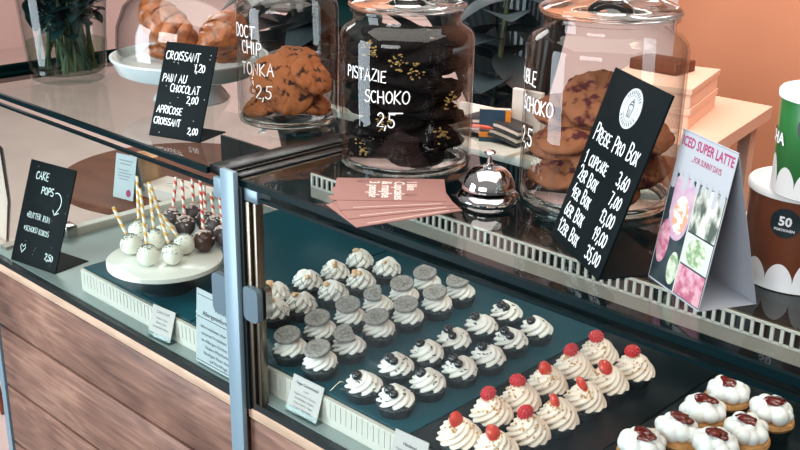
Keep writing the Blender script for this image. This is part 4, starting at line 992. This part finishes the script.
for k in range(5):
    a = k * 1.3; pts = [Vector((2 * math.cos(a), 2 * math.sin(a), 14)), Vector((7 * math.cos(a), 7 * math.sin(a), 42)), Vector((13 * math.cos(a + .2), 13 * math.sin(a + .2), 80))]
    so = MB().tube([pts[0].lerp(pts[1], q / 5) for q in range(5)] + [pts[1].lerp(pts[2], q / 5) for q in range(6)], .8, 8).build('stem', 'stem_green', rb_)
    b = MB()
    for q in range(24):
        f_ = rr.uniform(.02, 1); p = pts[0].lerp(pts[1], f_ * 2) if f_ < .5 else pts[1].lerp(pts[2], f_ * 2 - 1); aa = rr.uniform(0, 2 * PI)
        leaf(b, p, (math.cos(aa), math.sin(aa), rr.uniform(-.4, .7)), rr.uniform(15, 22), rr.uniform(5.5, 8), rr.uniform(.1, .4))
    b.build('leaves', 'leaf_grey' if k % 3 == 0 else 'leaf_dark', so)
qp_ = atdepth(489, 120, 235)
rg2 = potted('rubber_plant', 'smaller grey green plant with round leaves between the central and right jars', 'plant', (qp_.x, qp_.y, 0), 8, 12)
so = MB().tube([(0, 0, 10), (1, 0, 25), (3, 1, 48)], .6, 8).build('stem', 'stem_green', rg2); b = MB()
for q in range(22):
    f_ = q / 21; aa = q * 2.4; leaf(b, Vector((2 * f_, f_, 14 + 34 * f_)), (math.cos(aa), math.sin(aa), rr.uniform(-.5, .5)), rr.uniform(10, 14), rr.uniform(4.2, 5.6), rr.uniform(.1, .4))
b.build('leaves', 'leaf_grey', so)

# ================================================================== beyond the left end of the counter: a table with small things
TB = (-142, 76); TZ = -13.5
tb = thing('round_table', 'round brown wooden table beyond the counter end', 'table', (TB[0], TB[1], -Z0))
MB().lathe([(0, TZ + Z0 - 3), (31, TZ + Z0 - 3), (33, TZ + Z0 - 2), (33, TZ + Z0 - .4), (32.4, TZ + Z0), (0, TZ + Z0)], 80).build('table_top', 'table_wood', tb)
MB().lathe([(0, 0), (20, 0), (20, 1.5), (4, 4), (3.5, TZ + Z0 - 3), (0, TZ + Z0 - 3)], 32).build('pedestal', 'dark_metal', tb)
# small tent card
p = onz(119, 199, TZ); t = thing('menu_tent', 'small white folded menu card on the brown table', 'table tent', (p.x - 3, p.y, TZ), math.radians(12)); P = panel(math.radians(12))
MB().box(0, 7.5, 0, 12, -.06, 0, P).build('front_panel', 'paper', t, smooth=False); yb_ = 2 * math.sin(math.radians(12)) * 12; MB().box(0, 7.5, 0, 12, 0, .06, panel(math.radians(-12), 0, yb_)).build('back_panel', 'paper_shade', t, smooth=False)
b = MB()
for i, y in enumerate((10.2, 9.3, 7.6, 6.8, 6.0, 5.2)): b.box(1.2 + .3 * (i % 2), 6.2 - .5 * (i % 3), y, y + .28, .0, .02, P)
b.build('print', 'grey_ink', t, smooth=False)
b = MB(); b.prism(arc(5.6, 1.8, .9, 1.0, 0, 350, 20), 0, .02, P); b.build('pink_emblem', 'magenta', t, smooth=False)
p = onz(141, 190, TZ); b = MB(); b.lathe([(0, 0), (3.6, 0), (3.8, 4), (3.3, 8), (3.9, 9.4), (3.4, 9.4), (2.6, 8), (0, 7.6)], 24, rfn=lambda q, z, a: q * (1 + .09 * math.sin(a * 3 + z * .9) + .05 * math.sin(a * 8)))
tag(b.build('paper_bag', 'kraft', None, (p.x - 1, p.y + 3, TZ)), 'crumpled kraft paper bag on the brown table', 'bag')
p = onz(172, 199, TZ); t = thing('napkin_box', 'flat pale pink box lying on the brown table', 'box', (p.x, p.y + 2, TZ), math.radians(10)); MB().box(-9, 9, -5, 5, 0, 3.2, bev=.15).build('body', 'pale_chair', t, smooth=False)
b = MB(); b.stroke([(-4, 0), (-2, .8), (0, -.2), (2, .9), (4, 0)], .25, None, 3.23); b.stroke([(-3, -1.4), (3, -1.2)], .2, None, 3.23); b.build('print', 'ink', t, smooth=False)
# pale chair at that table
t = thing('chair', 'pale shell chair drawn up at the brown table', 'chair', (-188, 24, -Z0), math.radians(60))
MB().lathe([(0, 44), (15, 44), (21, 46), (22, 47), (20, 47.2), (14, 45.6), (0, 45.6)], 48).build('seat', 'pale_chair', t)
b = MB(); b.lathe([(20, 47), (22, 60), (21.5, 76), (20, 78), (20.2, 76), (20.8, 60), (19, 47.4)], 30, a0=PI * .1, a1=PI * .9, closed=True); b.build('backrest', 'pale_chair', t)
for a in (.8, 2.35, 3.9, 5.5): MB().tube([(11 * math.cos(a), 11 * math.sin(a), 44.2), (19 * math.cos(a), 19 * math.sin(a), 0)], [1.4, .9], 12).build('leg', 'table_wood', t)

# ================================================================== light
w = bpy.data.worlds.new('world'); scene.world = w; w.use_nodes = True; wn = w.node_tree; bg = wn.nodes['Background']
tcw = wn.nodes.new('ShaderNodeTexCoord'); sep = wn.nodes.new('ShaderNodeSeparateXYZ'); wn.links.new(tcw.outputs['Generated'], sep.inputs[0])
rp = wn.nodes.new('ShaderNodeValToRGB'); e = rp.color_ramp.elements; e[0].position = .35; e[0].color = (.16, .13, .125, 1); e[1].position = .75; e[1].color = (.62, .58, .56, 1)
mm = wn.nodes.new('ShaderNodeMath'); mm.operation = 'MULTIPLY_ADD'; mm.inputs[1].default_value = .5; mm.inputs[2].default_value = .5
wn.links.new(sep.outputs['Z'], mm.inputs[0]); wn.links.new(mm.outputs[0], rp.inputs['Fac']); wn.links.new(rp.outputs['Color'], bg.inputs['Color']); bg.inputs['Strength'].default_value = .5
def area(name, loc, target, sx, sy, power, col):
    l = bpy.data.lights.new(name, 'AREA'); l.shape = 'RECTANGLE'; l.size = sx; l.size_y = sy; l.energy = power; l.color = col
    o = bpy.data.objects.new(name, l); COL.objects.link(o); o.location = W(*loc); o.rotation_euler = (W(*target) - W(*loc)).to_track_quat('-Z', 'Y').to_euler(); return o
area('window_light', (-160, -232, 46), (-5, 20, 46), 1.3, 2.3, 110, (.80, .92, 1.0))
area('front_fill_light', (120, -420, 170), (0, 30, 10), 2.6, 1.4, 135, (.95, .97, 1.0))  # fill light added at the front right to brighten the frosting
area('overhead_fill_light', (30, -10, 230), (10, 20, 0), 3.2, 2.2, 95, (1.0, .93, .85))  # overhead fill added to lift the cakes, no fixture behind it
sl = bpy.data.lights.new('case_lamp', 'AREA'); sl.shape = 'RECTANGLE'
def spot(name, loc, target, power, col, size=60):
    l = bpy.data.lights.new(name, 'SPOT'); l.energy = power; l.color = col; l.spot_size = math.radians(size); l.spot_blend = .8; l.shadow_soft_size = .15
    o = bpy.data.objects.new(name, l); COL.objects.link(o); o.location = W(*loc); o.rotation_euler = (W(*target) - W(*loc)).to_track_quat('-Z', 'Y').to_euler()
spot('warm_spot', (90, 60, 200), (20, 130, 20), 28, (1.0, .72, .5), 80)
area('back_light', (-330, 150, 200), (-330, 240, -60), 3, 1.6, 105, (1, .95, .92))  # unseen light added to brighten the pink wall and pale floor

scene.view_settings.view_transform = 'Standard'; scene.view_settings.look = 'None'; scene.view_settings.gamma = 1; scene.view_settings.use_curve_mapping = False
scene.view_settings.exposure = 0.0
c = scene.cycles; c.max_bounces = 10; c.transparent_max_bounces = 40; c.transmission_bounces = 10; c.glossy_bounces = 5; c.diffuse_bounces = 3; c.caustics_reflective = False; c.caustics_refractive = False; c.use_denoising = True; c.sample_clamp_indirect = 3
